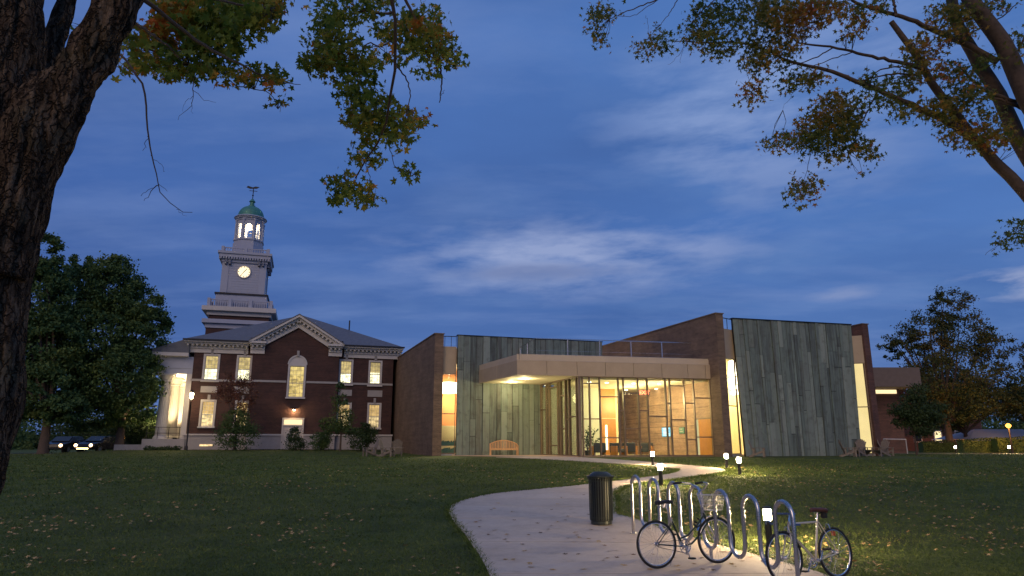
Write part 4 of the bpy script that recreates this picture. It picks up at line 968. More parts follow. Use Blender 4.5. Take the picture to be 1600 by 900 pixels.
lamp('POINT', MW[TW.name] @ Vector((0, 0, bz0 + .5)), 420, (1, .76, .42), TW, .25, name='belfry_light'); lamp('POINT', MW[TW.name] @ Vector((0, 0, bz1 - .5)), 120, (1, .76, .42), TW, .25, name='belfry_light')
TB('belfry_ceiling', M().lathe([(1.28, bz1 - .06), (1.28, bz1 - .02)], (0, 0, 0), 16), 'white_paint')
zd0, zd1 = tz2(332), tz2(312.8); rd = 1.36
prof = [(rd * 1.12, zd0), (rd * 1.10, zd0 + .12)] + [(rd * math.cos(t) ** .85 + .001, zd0 + .14 + (zd1 - zd0 - .14) * math.sin(t)) for t in [R(90 * i / 12) for i in range(12)]] + [(.22, zd1)]
TB('dome', M().lathe(prof, (0, 0, 0), 32), 'patina', smooth=True)
zf = tz2(300.5); q = M().lathe([(.38, zd1 - .08), (.36, zd1 + .1), (.24, zd1 + .16), (.22, zd1 + .5), (.34, zd1 + .56), (.30, zd1 + .64), (.10, zf)], (0, 0, 0), 16); TB('finial', q, 'patina', smooth=True)
zt_ = tz2(283.5); va = M(); va.tube([(0, 0, zf - .05), (0, 0, zt_)], .045, 8); va.lathe([(.02, zf + .32), (.12, zf + .42), (.02, zf + .52)], (0, 0, 0), 10)
zv = tz2(287.5)
va.beam((-.42, 0, zv), (.42, 0, zv), .05, .05); va.beam((0, -.42, zv), (0, .42, zv), .05, .05); va.plate([(-.75, -.02, zv + .35), (-.35, -.02, zv + .22), (.35, -.02, zv + .3), (.62, -.02, zv + .52), (.2, -.02, zv + .55), (-.1, -.02, zv + .42), (-.6, -.02, zv + .55)], (0, .04, 0)); TB('weathervane', va, 'dark_metal')
# clock
cx_, cz_ = 0, tz2(424.9); rC = .62
ck = TB('clock_face', M().plate([(rC * math.cos(t), -hm - .10, cz_ + rC * math.sin(t)) for t in [2 * math.pi * i / 32 for i in range(32)]], (0, .08, 0)), 'clock_glow')
fm = M().ring((0, -hm - .10, cz_), (0, 1, 0), rC + .04, .06, 32, 6); TB('clock_rim', fm, 'white_paint', smooth=True)
hm_ = M(); 
for i in range(12):
    t = 2 * math.pi * i / 12; a = Vector((math.sin(t), 0, math.cos(t))); c = Vector((0, -hm - .115, cz_)); hm_.beam(c + a * rC * .74, c + a * rC * .93, .05 if i % 3 else .08, .012, (0, 1, 0))
TB('clock_marks', hm_, 'dark_metal')
hh = M(); c = Vector((0, -hm - .13, cz_))
for ang, L, w in ((R(40), .40, .07), (R(215), .56, .05)): a = Vector((math.sin(ang), 0, math.cos(ang))); hh.beam(c - a * .1, c + a * L, w, .012, (0, 1, 0))
TB('clock_hands', hh, 'dark_metal')
# ================================================================ street furniture
def onground(px, D):                          # x at world depth D for a pixel column near the ground
    p = P(px, 712, D); return p.x, D, T(p.x, D)
# --- curved-back teak bench
bx, by, bz = onground(787, 45.6); bz = 1.052
bench = thing('park_bench', 'curved-back teak bench against the copper wall under the canopy', 'bench', (bx, by + .9, bz), R(8))
sm_ = M(); 
for i in range(5): sm_.box(-.92, .92, -.30 + i * .125, -.30 + i * .125 + .10, .42, .445)
obj('seat', sm_, 'teak', bench)
def arc(t, w=.92): return (w * t, .28, .72 + .24 * (1 - t * t))
rl_ = M().tube([arc(-1 + i / 8) for i in range(17)], .035, 6); obj('top_rail', rl_, 'teak', bench, smooth=True)
for i in range(17):
    t = -.92 + i * .115; a = arc(t); obj('slat', M().box(a[0] - .026, a[0] + .026, .27, .295, .44, a[2]), 'teak', bench)
for s_ in (-1, 1):
    obj('leg', M().box(s_ * .9 - .03, s_ * .9 + .03, -.32, -.26, 0, .63), 'teak', bench); obj('leg', M().box(s_ * .9 - .03, s_ * .9 + .03, .25, .31, 0, .74), 'teak', bench)
    obj('armrest', M().tube([(s_ * .9, -.34, .62), (s_ * .91, -.1, .655), (s_ * .90, .27, .70)], .03, 6), 'teak', bench)
obj('apron', M().box(-.87, .87, -.31, -.285, .34, .42), 'teak', bench)
# --- Adirondack chairs
def adirondack(mat):
    t = thing('adirondack_chair', '-', 'chair', (0, 0, 0), 0, 'adirondack chairs around the lawn edge')
    for i in range(6): y = -.32 + i * .095; obj('slat', M().obox((0, y + .04, .38 - i * .035), (.26, 0, 0), (0, .04, -.014), (0, .003, .009)), mat, t)
    for i in range(7):
        x = -.27 + i * .09; h = .98 + .10 * math.cos((i - 3) / 3 * 1.4); s_ = .86 + .045 * abs(i - 3) * .0
        obj('back_slat', M().beam((x * .75, .24, .16), (x * 1.08, .24 + .30, h - .02 * abs(i - 3) ** 1.3), .078, .018, (0, 1, .3)), mat, t)
    for s_ in (-1, 1):
        obj('armrest', M().box(s_ * .37 - .07, s_ * .37 + .07, -.38, .38, .53, .555), mat, t); obj('leg', M().box(s_ * .33 - .015, s_ * .33 + .015, -.34, -.25, 0, .53), mat, t)
        obj('leg', M().beam((s_ * .29, -.30, .36), (s_ * .29, .55, .03), .025, .11), mat, t); obj('arm_support', M().box(s_ * .33 - .015, s_ * .33 + .015, .24, .32, .15, .53), mat, t)
    obj('back_rail', M().box(-.30, .30, .38, .41, .50, .57), mat, t); return t
ch = adirondack('grey_teak')
specs = [(577, 44.5, -60, 'pale adirondack chair facing right on the lawn beside the clipped shrub'), (606, 43.5, 80, 'low grey adirondack chair with its back to the brick fin wall'),
         (619, 44.6, -165, 'upright adirondack chair tucked closest to the brick fin wall'), (1186, 42.6, 65, 'single adirondack chair at the foot of the big copper wall beside the bollards'),
         (1328, 43.5, 75, 'brownish adirondack chair sideways near the right end of the copper wall'), (1340, 44.2, -60, 'adirondack chair facing its brown neighbour at the copper wall end'),
         (1352, 45.8, 0, 'adirondack chair with fanned slats before the bright end window'), (1376, 44.6, -70, 'adirondack chair on the grass in front of the red brick end wall'), (1388, 46.0, 60, 'last adirondack chair beyond the red brick end wall')]
for i, (px, D, a, lab) in enumerate(specs):
    x, y, z = onground(px, D)
    if i == 0: c = ch; c.location = (x, y, z); c.rotation_euler.z = R(a); c['label'] = lab
    else: c = dup(ch, (x, y, z), R(a), lab)
# --- bollard lamps
def bollard():
    t = thing('bollard_light', '-', 'bollard light', (0, 0, 0), 0, 'glowing bollard lights along the path')
    obj('post', M().lathe([(.062, -.15), (.062, .42), (.072, .43), (.072, .45)], (0, 0, 0), 18), 'dark_metal', t, smooth=True)
    obj('lens', M().lathe([(.062, .451), (.066, .48), (.066, .63), (.060, .64)], (0, 0, 0), 18), 'bollard_glow', t, smooth=True)
    obj('cap', M().lathe([(.082, .641), (.084, .66), (.07, .68), (.03, .69)], (0, 0, 0), 18), 'dark_metal', t, smooth=True)
    obj('guard', M().add([v for a in range(3) for v in M().box(-.004, .004, .075, .082, .445, .645).v and [(x * math.cos(a * 2.094) - y * math.sin(a * 2.094), x * math.sin(a * 2.094) + y * math.cos(a * 2.094), z) for x, y, z in M().box(-.004, .004, .075, .082, .445, .645).v]],
        [tuple(i + 8 * a for i in f) for a in range(3) for f in M().box(0, 1, 0, 1, 0, 1).f]), 'dark_metal', t)
    return t
b0 = bollard()
bl = [(1203, 855, 13.1, 'nearest bollard light glowing just behind the right end of the bike rack'), (1033, 757, 22.2, 'bollard light on the grass point between the litter bin and the glass lobby'),
      (1020, 724, 33, 'small bollard light in the grass right before the glass lobby'), (1156, 742, 26.9, 'nearer bollard light of the pair at the bend of the path'),
      (1136, 733, 30.6, 'farther bollard light of the pair at the bend of the path'), (1494, 709, 66, 'bollard light beside the hedge left of the white tent'), (1579, 713, 60, 'bollard light near the orange lamp and white tent')]
for i, (px, row, D, lab) in enumerate(bl):
    p = P(px, row, D); z = T(p.x, D)
    if i == 0: b = b0; b.location = (p.x, D, z); b['label'] = lab; MW[b.name] = Matrix.Translation((p.x, D, z))
    else: b = dup(b0, (p.x, D, z), i * .7, lab)
# --- litter bin of vertical steel slats
p = P(940, 821, 15.2); z = T(p.x, 15.2) + .03
tb_ = thing('litter_bin', 'dark green slatted litter bin with domed lid at the path edge', 'litter bin', (p.x, 15.2, z), .2)
obj('liner', M().lathe([(.20, .06), (.205, .10), (.205, .92), (.19, .93)], (0, 0, 0), 24), 'rubber', tb_, smooth=True)
obj('base_ring', M().lathe([(.20, 0), (.225, .01), (.225, .07), (.2, .075)], (0, 0, 0), 24), 'bin_green', tb_, smooth=True)
for i in range(30):
    a = 2 * math.pi * i / 30; n = Vector((math.cos(a), math.sin(a), 0)); t_ = Vector((-math.sin(a), math.cos(a), 0)); m = M()
    pts = [(n * .238, .08), (n * .248, .3), (n * .250, .88), (n * .278, .975)]
    for (q0, z0), (q1, z1) in zip(pts, pts[1:]): m.beam(q0 + Vector((0, 0, z0)), q1 + Vector((0, 0, z1)), .027, .008, n)
    obj('slat', m, 'bin_green', tb_)
for z_ in (.14, .88): obj('hoop', M().ring((0, 0, z_), (0, 0, 1), .236, .008, 28, 5), 'bin_green', tb_)
obj('rim', M().ring((0, 0, .978), (0, 0, 1), .282, .013, 32, 6), 'bin_green', tb_, smooth=True)
obj('lid', M().lathe([(.255, .95), (.25, .985), (.21, 1.03), (.15, 1.065), (.13, 1.06), (.12, 1.0)], (0, 0, 0), 28), 'bin_green', tb_, smooth=True)
# --- ribbon bike rack
hp = [993.5, 1022, 1052, 1087.5, 1128.6, 1170, 1220.6]
pA = P(987, 836, 14.2); pB = P(1106, 878, 11.5); rd_ = (Vector((pB.x, pB.y)) - Vector((pA.x, pA.y))).normalized(); r_n = Vector((-rd_.y, rd_.x))
rk0 = Vector((pA.x, pA.y)); 
def rs(px, row): h = hit(px, row, rk0, rk0 + rd_); return (V2(h) - rk0).dot(rd_)
tops = [rs(x, 760) for x in hp]; ang = math.atan2(rd_.y, rd_.x)
span = (tops[-1] - tops[0]) / 6; s0 = tops[0]
rz0 = T(rk0.x, rk0.y) + .03; slope = (T(*(rk0 + rd_ * 5)) - T(*rk0)) / 5
rack = thing('bike_rack', 'galvanized steel ribbon bike rack with seven tall loops', 'bike rack', (rk0.x, rk0.y, rz0), ang)
rr_h = span / 4; HT = 1.10
pts = []; base_z = lambda s: slope * s
xL = s0 - rr_h; pts += [(xL, -.25)]
pts = [(xL, -.30), (xL, .3), (xL, .6)]
for i in range(7):
    c = s0 + span * i
    for j in range(9): a = math.pi - math.pi * j / 8; pts.append((c + rr_h * math.cos(a), HT - rr_h + rr_h * math.sin(a)))
    if i < 6:
        c2 = c + span / 2; pts += [(c + rr_h, .7)]
        for j in range(9): a = math.pi + math.pi * j / 8; pts.append((c2 + rr_h * math.cos(a), .20 + rr_h + rr_h * math.sin(a)))
        pts += [(c2 + rr_h, .7)]
pts += [(s0 + 6 * span + rr_h, .6), (s0 + 6 * span + rr_h, -.30)]
obj('ribbon_tube', M().tube([(x, 0, z + slope * x) for x, z in pts], .029, 14), 'steel', rack, smooth='all')
for i in (2, 3):  # support posts under the troughs
    c = s0 + span * (i + .5); obj('support_post', M().tube([(c, 0, -.2 + slope * c), (c, 0, .175 + slope * c)], .028, 12), 'steel', rack, smooth=True)
for c in (xL, s0 + 6 * span + rr_h): obj('foot_plate', M().lathe([(.07, slope * c - .0), (.07, slope * c + .012)], (c, 0, 0), 18), 'steel', rack)

# --- bicycles (local x forward, z up, y left; wheel radius .345)
def wheel(parent, x, rw, steer=None, tyre='rubber', rim='chrome', name='wheel'):
    c = Vector((x, 0, rw)); par = parent
    w = obj(name, M().ring(c, (0, 1, 0), rw - .018, .018, 44, 8), tyre, par, smooth='all')
    def sub(n, m, mt): 
        o_ = obj(n, m, mt, parent, smooth='all'); o_.parent = w; o_.location = o_.location - w.location; return o_
    sub('rim', M().ring(c, (0, 1, 0), rw - .043, .011, 44, 6), rim)
    h = M().tube([c + Vector((0, -.045, 0)), c + Vector((0, .045, 0))], .016, 8); h.tube([c + Vector((0, -.034, 0)), c + Vector((0, -.028, 0))], .03, 10); h.tube([c + Vector((0, .028, 0)), c + Vector((0, .034, 0))], .03, 10); sub('hub', h, 'chrome')
    sp = M()
    for i in range(28):
        a = 2 * math.pi * i / 28; s_ = 1 if i % 2 else -1; b = a + (.9 if i % 4 < 2 else -.9)
        sp.tube([c + Vector((.028 * math.cos(b), .030 * s_, .028 * math.sin(b))), c + Vector(((rw - .05) * math.cos(a), 0, (rw - .05) * math.sin(a)))], .0016, 4, False)
    sub('spokes', sp, 'chrome'); return w
def crank(par, x, z, a0, rr=.092):
    m = M().ring((x, -.055, z), (0, 1, 0), rr, .005, 30, 5); m.ring((x, -.055, z), (0, 1, 0), rr * .55, .006, 24, 5)
    for i in range(5): a = a0 + i * 1.2566; m.beam((x, -.055, z), (x + rr * math.cos(a), -.055, z + rr * math.sin(a)), .012, .005, (0, 1, 0))
    for i in range(38): a = 2 * math.pi * i / 38; m.obox((x + (rr + .006) * math.cos(a), -.055, z + (rr + .006) * math.sin(a)), (.004, 0, 0), (0, .002, 0), (0, 0, .004))
    m.tube([(x, -.07, z), (x, .07, z)], .02, 10); obj('chainring', m, 'chrome', par, smooth=True)
    for s_, a in ((-1, a0), (1, a0 + math.pi)):
        e = Vector((x + .17 * math.cos(a), s_ * .085, z + .17 * math.sin(a))); q = M().tube([(x, s_ * .075, z), e], [.012, .009], 8); obj('crank_arm', q, 'chrome', par, smooth=True)
        obj('pedal', M().obox(e + Vector((0, s_ * .055, 0)), (.042, 0, 0), (0, .045, 0), (0, 0, .012)), 'rubber', par, bevel=.003)
def chain(par, x, z, xr, zr, rr):
    pts = [(x + (rr + .004) * math.cos(a), -.055, z + (rr + .004) * math.sin(a)) for a in [R(90 - 15 * i) for i in range(13)]] + [(xr + .035 * math.cos(a), -.055, zr + .035 * math.sin(a)) for a in [R(270 - 15 * i) for i in range(13)]]
    obj('chain', M().tube(pts + [pts[0]], .004, 5, False), 'wire', par)
def saddle(par, x, z, mat, tilt=0):
    vs = []; prof = [(-.13, .075, 0), (-.12, .088, .012), (-.06, .080, .018), (0, .045, .014), (.07, .024, .016), (.13, .018, .010), (.145, .008, -.005)]
    m = M(); n = 12
    for xx, w, zz in prof:
        for j in range(n): a = 2 * math.pi * j / n; vs.append((x + xx, w * math.cos(a), z + zz + .022 * math.sin(a) - (.018 if math.sin(a) < -.2 else 0) * (1 if abs(math.cos(a)) > .5 else 0) + tilt * xx))
    m.add(vs, [(i * n + j, (i + 1) * n + j, (i + 1) * n + (j + 1) % n, i * n + (j + 1) % n) for i in range(len(prof) - 1) for j in range(n)] + [tuple(range(n)), tuple(range((len(prof) - 1) * n, len(prof) * n))[::-1]])
    s_ = obj('saddle', m, mat, par, smooth='all')
    r = M(); 
    for q in (-.022, .022): r.tube([(x - .11, q, z - .01), (x - .05, q, z - .045), (x + .04, q, z - .045), (x + .11, q * .4, z - .01)], .004, 6)
    obj('saddle_rails', r, 'chrome', par)
# bicycle one: step-through town bicycle with basket
def town_bike(loc, rot):
    b = thing('bicycle', 'dark step-through bicycle with wire basket threaded through the rack', 'bicycle', loc, rot)
    rw = .345; wbx = 1.07
    wheel(b, 0, rw); 
    bb = Vector((.46, 0, .29)); sc = Vector((.30, 0, .66)); st = Vector((.225, 0, .88)); hd0 = Vector((.93, 0, .60)); hd1 = Vector((.885, 0, .76)); ax = Vector((0, 0, rw)); fx = Vector((wbx, 0, rw))
    f = M(); f.tube([bb, sc], .015, 10)
    f.tube([hd1 + Vector((.01, 0, -.03)), Vector((.72, 0, .56)), Vector((.56, 0, .44)), Vector((.41, 0, .40))], .013, 10)
    f.tube([hd0, Vector((.76, 0, .42)), Vector((.62, 0, .32)), bb], .0145, 10); f.tube([hd0 - (hd1 - hd0) * .1, hd1], .019, 12)
    for s_ in (-.045, .045):
        f.tube([ax + Vector((0, s_, 0)), bb + Vector((-.03, s_ * .5, 0))], .009, 8); f.tube([ax + Vector((0, s_, 0)), sc + Vector((0, s_ * .35, -.02))], .0075, 8)
    obj('frame', f, 'frame_green', b, smooth=True)
    obj('seat_post', M().tube([sc - Vector((-.01, 0, .04)), st], .0125, 10), 'chrome', b, smooth=True); saddle(b, .205, .94, 'saddle_black')
    sg = M(); 
    for s_ in (-.05, .05): sg.tube([(.18, s_, .925), (.15, s_, .87), (.19, s_, .86), (.20, s_, .925)], .008, 6)
    obj('saddle_springs', sg, 'chrome', b)
    wf = wheel(b, wbx, rw); fk = M(); dv = (hd0 - hd1).normalized()
    for s_ in (-.05, .05): fk.tube([hd0 + dv * .02 + Vector((0, s_ * .5, 0)), hd0 + dv * .08 + Vector((0, s_, 0)), hd0 + dv * .2 + Vector((.02, s_, 0)), fx + Vector((0, s_, 0))], [.012, .012, .011, .007], 8)
    obj('fork', fk, 'chrome', b, smooth=True)
    ht = hd1 - dv * .30; st_ = M().tube([hd1, ht, ht + Vector((.05, 0, .02))], .011, 8); obj('stem', st_, 'chrome', b, smooth=True)
    hc = ht + Vector((.05, 0, .02))
    for s_ in (-1, 1):
        pts = [hc, hc + Vector((.04, s_ * .10, .06)), hc + Vector((0, s_ * .24, .13)), hc + Vector((-.12, s_ * .29, .15)), hc + Vector((-.24, s_ * .31, .14))]
        obj('handlebar', M().tube(pts, .011, 10), 'chrome', b, smooth=True); obj('grip', M().tube([pts[3] + Vector((-.01, 0, 0)), pts[4] + Vector((-.03, 0, 0))], .017, 10), 'rubber', b, smooth=True)
        obj('brake_lever', M().tube([pts[2] + Vector((0, 0, -.01)), pts[3] + Vector((0, 0, -.04)), pts[3] + Vector((-.09, 0, -.035))], .005, 6), 'chrome', b)
    cb = M(); cb.tube([hc + Vector((0, .2, .06)), hc + Vector((.12, .14, .02)), hc + Vector((.08, .03, -.15)), hd0 + Vector((-.03, .02, .05)), bb + Vector((.1, .02, .1))], .003, 5, False); cb.tube([hc + Vector((0, -.2, .06)), hc + Vector((.14, -.12, .0)), hc + Vector((.07, -.03, -.16)), hd0 + Vector((.02, -.02, -.02))], .003, 5, False); obj('brake_cables', cb, 'wire', b)
    # wire basket
    bk = M(); x0, x1, x0b, x1b, w, wb, z1, z0 = .93, 1.20, .96, 1.14, .17, .13, 1.02, .79
    def rp(t):
        hw = wb + (w - wb) * t; a = x0b + (x0 - x0b) * t; c = x1b + (x1 - x1b) * t; z = z0 + (z1 - z0) * t
        return [Vector((a, -hw, z)), Vector((c, -hw, z)), Vector((c, hw, z)), Vector((a, hw, z))]
    for t, r_ in ((0, .004), (.33, .0025), (.66, .0025), (1, .006)): q = rp(t); bk.tube(q + [q[0]], r_, 5, False)
    t0, t1 = rp(0), rp(1)
    for i in range(4):
        n = 8
        for j in range(n): u = j / n; bk.tube([t0[i].lerp(t0[(i + 1) % 4], u), t1[i].lerp(t1[(i + 1) % 4], u)], .0025, 4, False)
    for j in range(7): u = (j + .5) / 7; bk.tube([t0[0].lerp(t0[3], u), t0[1].lerp(t0[2], u)], .0025, 4, False)
    obj('basket', bk, 'basket_white', b)
    bs_ = M(); 
    for s_ in (-.06, .06): bs_.tube([(1.05, s_, .79), (wbx, s_, rw + .02)], .004, 5)
    obj('basket_stay', bs_, 'chrome', b)
    for c, n_ in ((Vector((0, 0, rw)), 'rear'), (fx, 'front')):
        m = M(); A_ = [R(20 + 10 * i) for i in range(15)] if n_ == 'rear' else [R(45 + 10 * i) for i in range(12)]
        for i in range(len(A_) - 1):
            pa = [c + Vector(((rw + .018) * math.cos(A_[i]), s_ * .025, (rw + .018) * math.sin(A_[i]))) for s_ in (-1, 1)]; pb = [c + Vector(((rw + .018) * math.cos(A_[i + 1]), s_ * .025, (rw + .018) * math.sin(A_[i + 1]))) for s_ in (-1, 1)]
            m.plate([pa[0], pa[1], pb[1], pb[0]], (pa[0] - c).normalized() * .003)
        if n_ == 'front': obj('mudguard', m, 'chrome', b)
    crank(b, bb.x, bb.z, R(-75)); chain(b, bb.x, bb.z, 0, rw, .092)
    ks = M().tube([(.36, .05, .28), (.30, .16, .01)], .007, 6); obj('kickstand', ks, 'chrome', b)
    obj('chain_lock', M().tube([(.78, .03, .60), (.74, .06, .64), (.70, .02, .60), (.72, -.03, .55), (.78, -.04, .58), (.82, 0, .64), (.78, .03, .68)], .012, 7), 'rubber', b, smooth=True)
    return b
# bicycle two: cream road bicycle, drop bars
def road_bike(loc, rot):
    b = thing('bicycle', 'cream road bicycle with brown saddle at the right end of the rack', 'bicycle', loc, rot)
    rw = .345; fxx = 1.02; wheel(b, 0, rw)
    bb = Vector((.42, 0, .275)); sc = Vector((.27, 0, .80)); hd0 = Vector((.875, 0, .66)); hd1 = Vector((.84, 0, .80)); ax = Vector((0, 0, rw)); fx = Vector((fxx, 0, rw))
    f = M(); f.tube([bb, sc], .015, 10); f.tube([sc - Vector((0, 0, .03)), hd1 - Vector((0, 0, .03))], .014, 10); f.tube([bb, hd0 + Vector((0, 0, .02))], .016, 10); f.tube([hd0, hd1], .019, 12)
    for s_ in (-.05, .05): f.tube([ax + Vector((0, s_, 0)), bb + Vector((-.03, s_ * .5, 0))], .009, 8); f.tube([ax + Vector((0, s_, 0)), sc + Vector((0, s_ * .35, -.03))], .0075, 8)
    obj('frame', f, 'frame_cream', b, smooth=True)
    obj('seat_post', M().tube([sc - Vector((-.01, 0, .03)), Vector((.245, 0, .89))], .0125, 10), 'chrome', b, smooth=True); saddle(b, .24, .925, 'saddle_brown', .06)
    obj('saddle_bag', M().lathe([(.02, -.05), (.045, -.04), (.045, .04), (.02, .05)], (.12, 0, .86), 10), 'rubber', b, smooth=True)
    w = wheel(b, fxx, rw); dv = (hd0 - hd1).normalized(); fk = M()
    for s_ in (-.05, .05): fk.tube([hd0 + dv * .02 + Vector((0, s_ * .5, 0)), hd0 + dv * .06 + Vector((0, s_, 0)), hd0 + dv * .2 + Vector((.015, s_, 0)), fx + Vector((0, s_, 0))], [.011, .011, .010, .007], 8)
    obj('fork', fk, 'frame_cream', b, smooth=True)
    hc = hd1 - dv * .10 + Vector((.09, 0, .01)); obj('stem', M().tube([hd1, hd1 - dv * .10, hc], .012, 8), 'chrome', b, smooth=True)
    for s_ in (-1, 1):
        pts = [hc, hc + Vector((0, s_ * .18, 0)), hc + Vector((.06, s_ * .205, .005)), hc + Vector((.11, s_ * .21, -.03)), hc + Vector((.11, s_ * .21, -.09)), hc + Vector((.05, s_ * .21, -.135)), hc + Vector((-.03, s_ * .21, -.14))]
        obj('handlebar', M().tube(pts, .013, 10), 'blue_tape', b, smooth='all'); obj('brake_lever', M().tube([pts[3], pts[3] + Vector((.03, 0, .02)), pts[4] + Vector((.04, 0, -.05))], .007, 6), 'chrome', b)
    cb = M(); 
    for s_ in (-1, 1): cb.tube([hc + Vector((.11, s_ * .2, 0)), hc + Vector((.12, s_ * .16, .12)), hc + Vector((.02, s_ * .05, .06)), hd1 + Vector((.02, s_ * .02, -.10))], .003, 5, False)
    cb.tube([hd0 + Vector((-.02, .02, 0)), bb + Vector((.02, .02, .05)), ax + Vector((.1, -.04, -.02))], .002, 4, False); obj('brake_cables', cb, 'wire', b)
    for c_, d_ in ((Vector((.86, 0, .70)), 1), (Vector((.03, 0, .70)), 1)):
        m = M(); m.tube([c_ + Vector((.05, -.04, -.03)), c_ + Vector((.05, -.02, .03)), c_ + Vector((.05, .02, .03)), c_ + Vector((.05, .04, -.03))], .007, 6); obj('brake_caliper', m, 'chrome', b)
    lk = M(); lk.ring((.80, -.05, .60), (.3, 1, .1), .085, .010, 26, 7); lk.tube([(.72, -.04, .60), (.75, 0, .50), (.70, .02, .46)], .012, 7); obj('cable_lock', lk, 'rubber', b, smooth='all')
    crank(b, bb.x, bb.z, R(-60), .098); chain(b, bb.x, bb.z, 0, rw, .098)
    dr_ = M().obox((.02, -.065, .27), (.012, 0, 0), (0, .008, 0), (0, 0, .05)); obj('derailleur', dr_, 'chrome', b)
    obj('reflector', M().obox((-.02, 0, .60), (.006, 0, 0), (0, .03, 0), (0, 0, .03)), 'amber_paint', b)
    return b
plain('amber_paint', (.5, .1, .03), .3)
pr_w = P(1029, 884, 10.9); pf_w = Vector((pr_w.x + 1.02, pr_w.y + .36, 0)); dd2 = Vector((pf_w.x - pr_w.x, pf_w.y - pr_w.y)).normalized()
zz1 = T(pr_w.x, pr_w.y) + .03
town = town_bike((pr_w.x, pr_w.y, zz1), math.atan2(dd2.y, dd2.x)); town.rotation_euler = (R(-3), R(-1), math.atan2(dd2.y, dd2.x))
p2r = P(1312, 908, 10.25); p2f = P(1221, 922, 9.72); d3 = Vector((p2f.x - p2r.x, p2f.y - p2r.y)).normalized()
road_b = road_bike((p2r.x, p2r.y, T(p2r.x, p2r.y) + .02), math.atan2(d3.y, d3.x)); road_b.rotation_euler = (R(4), 0, math.atan2(d3.y, d3.x))

# --- lamp post beside the portico
p = P(291, 700, 53.6); z = T(p.x, p.y); ztop = P(291, 618, 53.6).z - z
lp = thing('street_lamp', 'tall lamp post with a glowing lantern at the corner of the brick building', 'street lamp', (p.x, p.y, z))
obj('pole', M().lathe([(.12, -.1), (.12, .25), (.06, .35), (.045, ztop - .28), (.07, ztop - .25)], (0, 0, 0), 12), 'dark_metal', lp, smooth=True)
obj('lantern', M().lathe([(.08, ztop - .24), (.12, ztop - .1), (.14, ztop + .12), (.11, ztop + .22)], (0, 0, 0), 12), 'lamp_glow', lp, smooth=True)
obj('cap', M().lathe([(.22, ztop + .221), (.12, ztop + .36), (.02, ztop + .45)], (0, 0, 0), 12), 'dark_metal', lp, smooth=True)
lamp('POINT', (p.x, p.y, z + ztop - .45), 120, (1, .70, .36), lp, .12, name='street_lamp_light')
# --- sodium lamp by the tent
p = P(1581, 700, 69.5); z = T(p.x, p.y); ztop = P(1581, 666, 69.5).z - z
lp = thing('street_lamp', 'orange sodium lamp on a short post above the white tent', 'street lamp', (p.x, p.y, z))
obj('pole', M().lathe([(.10, -.1), (.07, ztop - .2), (.09, ztop - .18)], (0, 0, 0), 10), 'dark_metal', lp, smooth=True)
obj('lantern', M().lathe([(.10, ztop - .17), (.24, ztop), (.24, ztop + .12), (.1, ztop + .26)], (0, 0, 0), 12), 'sodium_glow', lp, smooth=True)
lamp('POINT', (p.x - .4, p.y - .8, z + ztop), 1000, (1, .36, .06), lp, .3, name='sodium_light')
# --- white tent
a = P(1516, 690, 86); b = P(1640, 690, 90); zt0 = a.z - .9; te = P(1516, 686, 86).z; tp = P(1558, 670, 88).z
tx = (a.x + b.x) / 2; tent = thing('event_tent', 'white peaked tent glowing orange behind the hedge', 'tent', (tx, 90, T(tx, 90)))
g_ = T(tx, 90); hw = (b.x - a.x) / 2
m = M(); m.add([(-hw, -4, te - g_), (hw, -4, te - g_), (hw, 4, te - g_), (-hw, 4, te - g_), (-hw + 3.4, 0, tp - g_), (hw - 3.4, 0, tp - g_)], [(0, 1, 5, 4), (1, 2, 5), (2, 3, 4, 5), (3, 0, 4), (3, 2, 1, 0)]); obj('canopy', m, 'tent_cloth', tent)
for x in (-hw + .1, -hw / 3, hw / 3, hw - .1):
    for y in (-3.9, 3.9): obj('tent_pole', M().box(x - .04, x + .04, y - .04, y + .04, 0, te - g_), 'white_paint', tent)
obj('valance', M().box(-hw, hw, -4.02, -4.0, te - g_ - .35, te - g_), 'tent_cloth', tent)
lamp('POINT', (tx - 3, 90, g_ + 1.2), 900, (1, .38, .08), tent, .3)
# --- low buildings to the right
a = P(1372, 604, 62); b = P(1412, 604, 64)
lb = thing('low_building', 'low tan building with a lit overhanging eave behind the end wall', 'building', (a.x + 3, 66, T(a.x + 3, 66)))
zl = P(1400, 604, 62).z; zh = P(1400, 574, 62).z
obj('eave', M().box(a.x - 4, b.x + .5, 62, 76, zl, zh), 'dark_fascia', lb, world=True); obj('wall', M().box(a.x - 3, b.x - .2, 64.5, 75, .6, zl - .002), 'brick_red', lb, world=True)
soffit_strip = M(); soffit_strip.box(a.x - 3, b.x - .5, 64.4, 64.49, zl - .45, zl - .1); obj('window', soffit_strip, 'transom_glow', lb, world=True)  # glowing strip standing for light on the soffit, not real glazing
fb = P(1420, 700, 98); fz = T(fb.x, 100)
hb_ = thing('brick_house', 'distant red brick house with white windows beyond the young tree', 'house', (fb.x, 100, fz))
obj('wall', M().box(-7, 12, 0, 9, -.3, 5.0), 'brick_red', hb_); m = M(); m.add([(-7.5, -.5, 5), (12.5, -.5, 5), (12.5, 9.5, 5), (-7.5, 9.5, 5), (-7.5, 4.5, 8), (12.5, 4.5, 8)], [(0, 1, 5, 4), (1, 2, 5), (2, 3, 4, 5), (3, 0, 4), (3, 2, 1, 0)]); obj('roof', m, 'roof_slate', hb_)
for i, x in enumerate((-5.5, -3, -.2, 2.6, 5.5, 8.5)):
    q = M(); q.box(x - .6, x + .6, -.06, -.001, 1.2, 2.9); w_ = obj('window_frame', q, 'white_paint', hb_); obj('pane', M().box(x - .45, x + .45, -.08, -.061, 1.35, 2.75), 'transom_glow' if i in (1, 4) else 'car_glass', hb_)
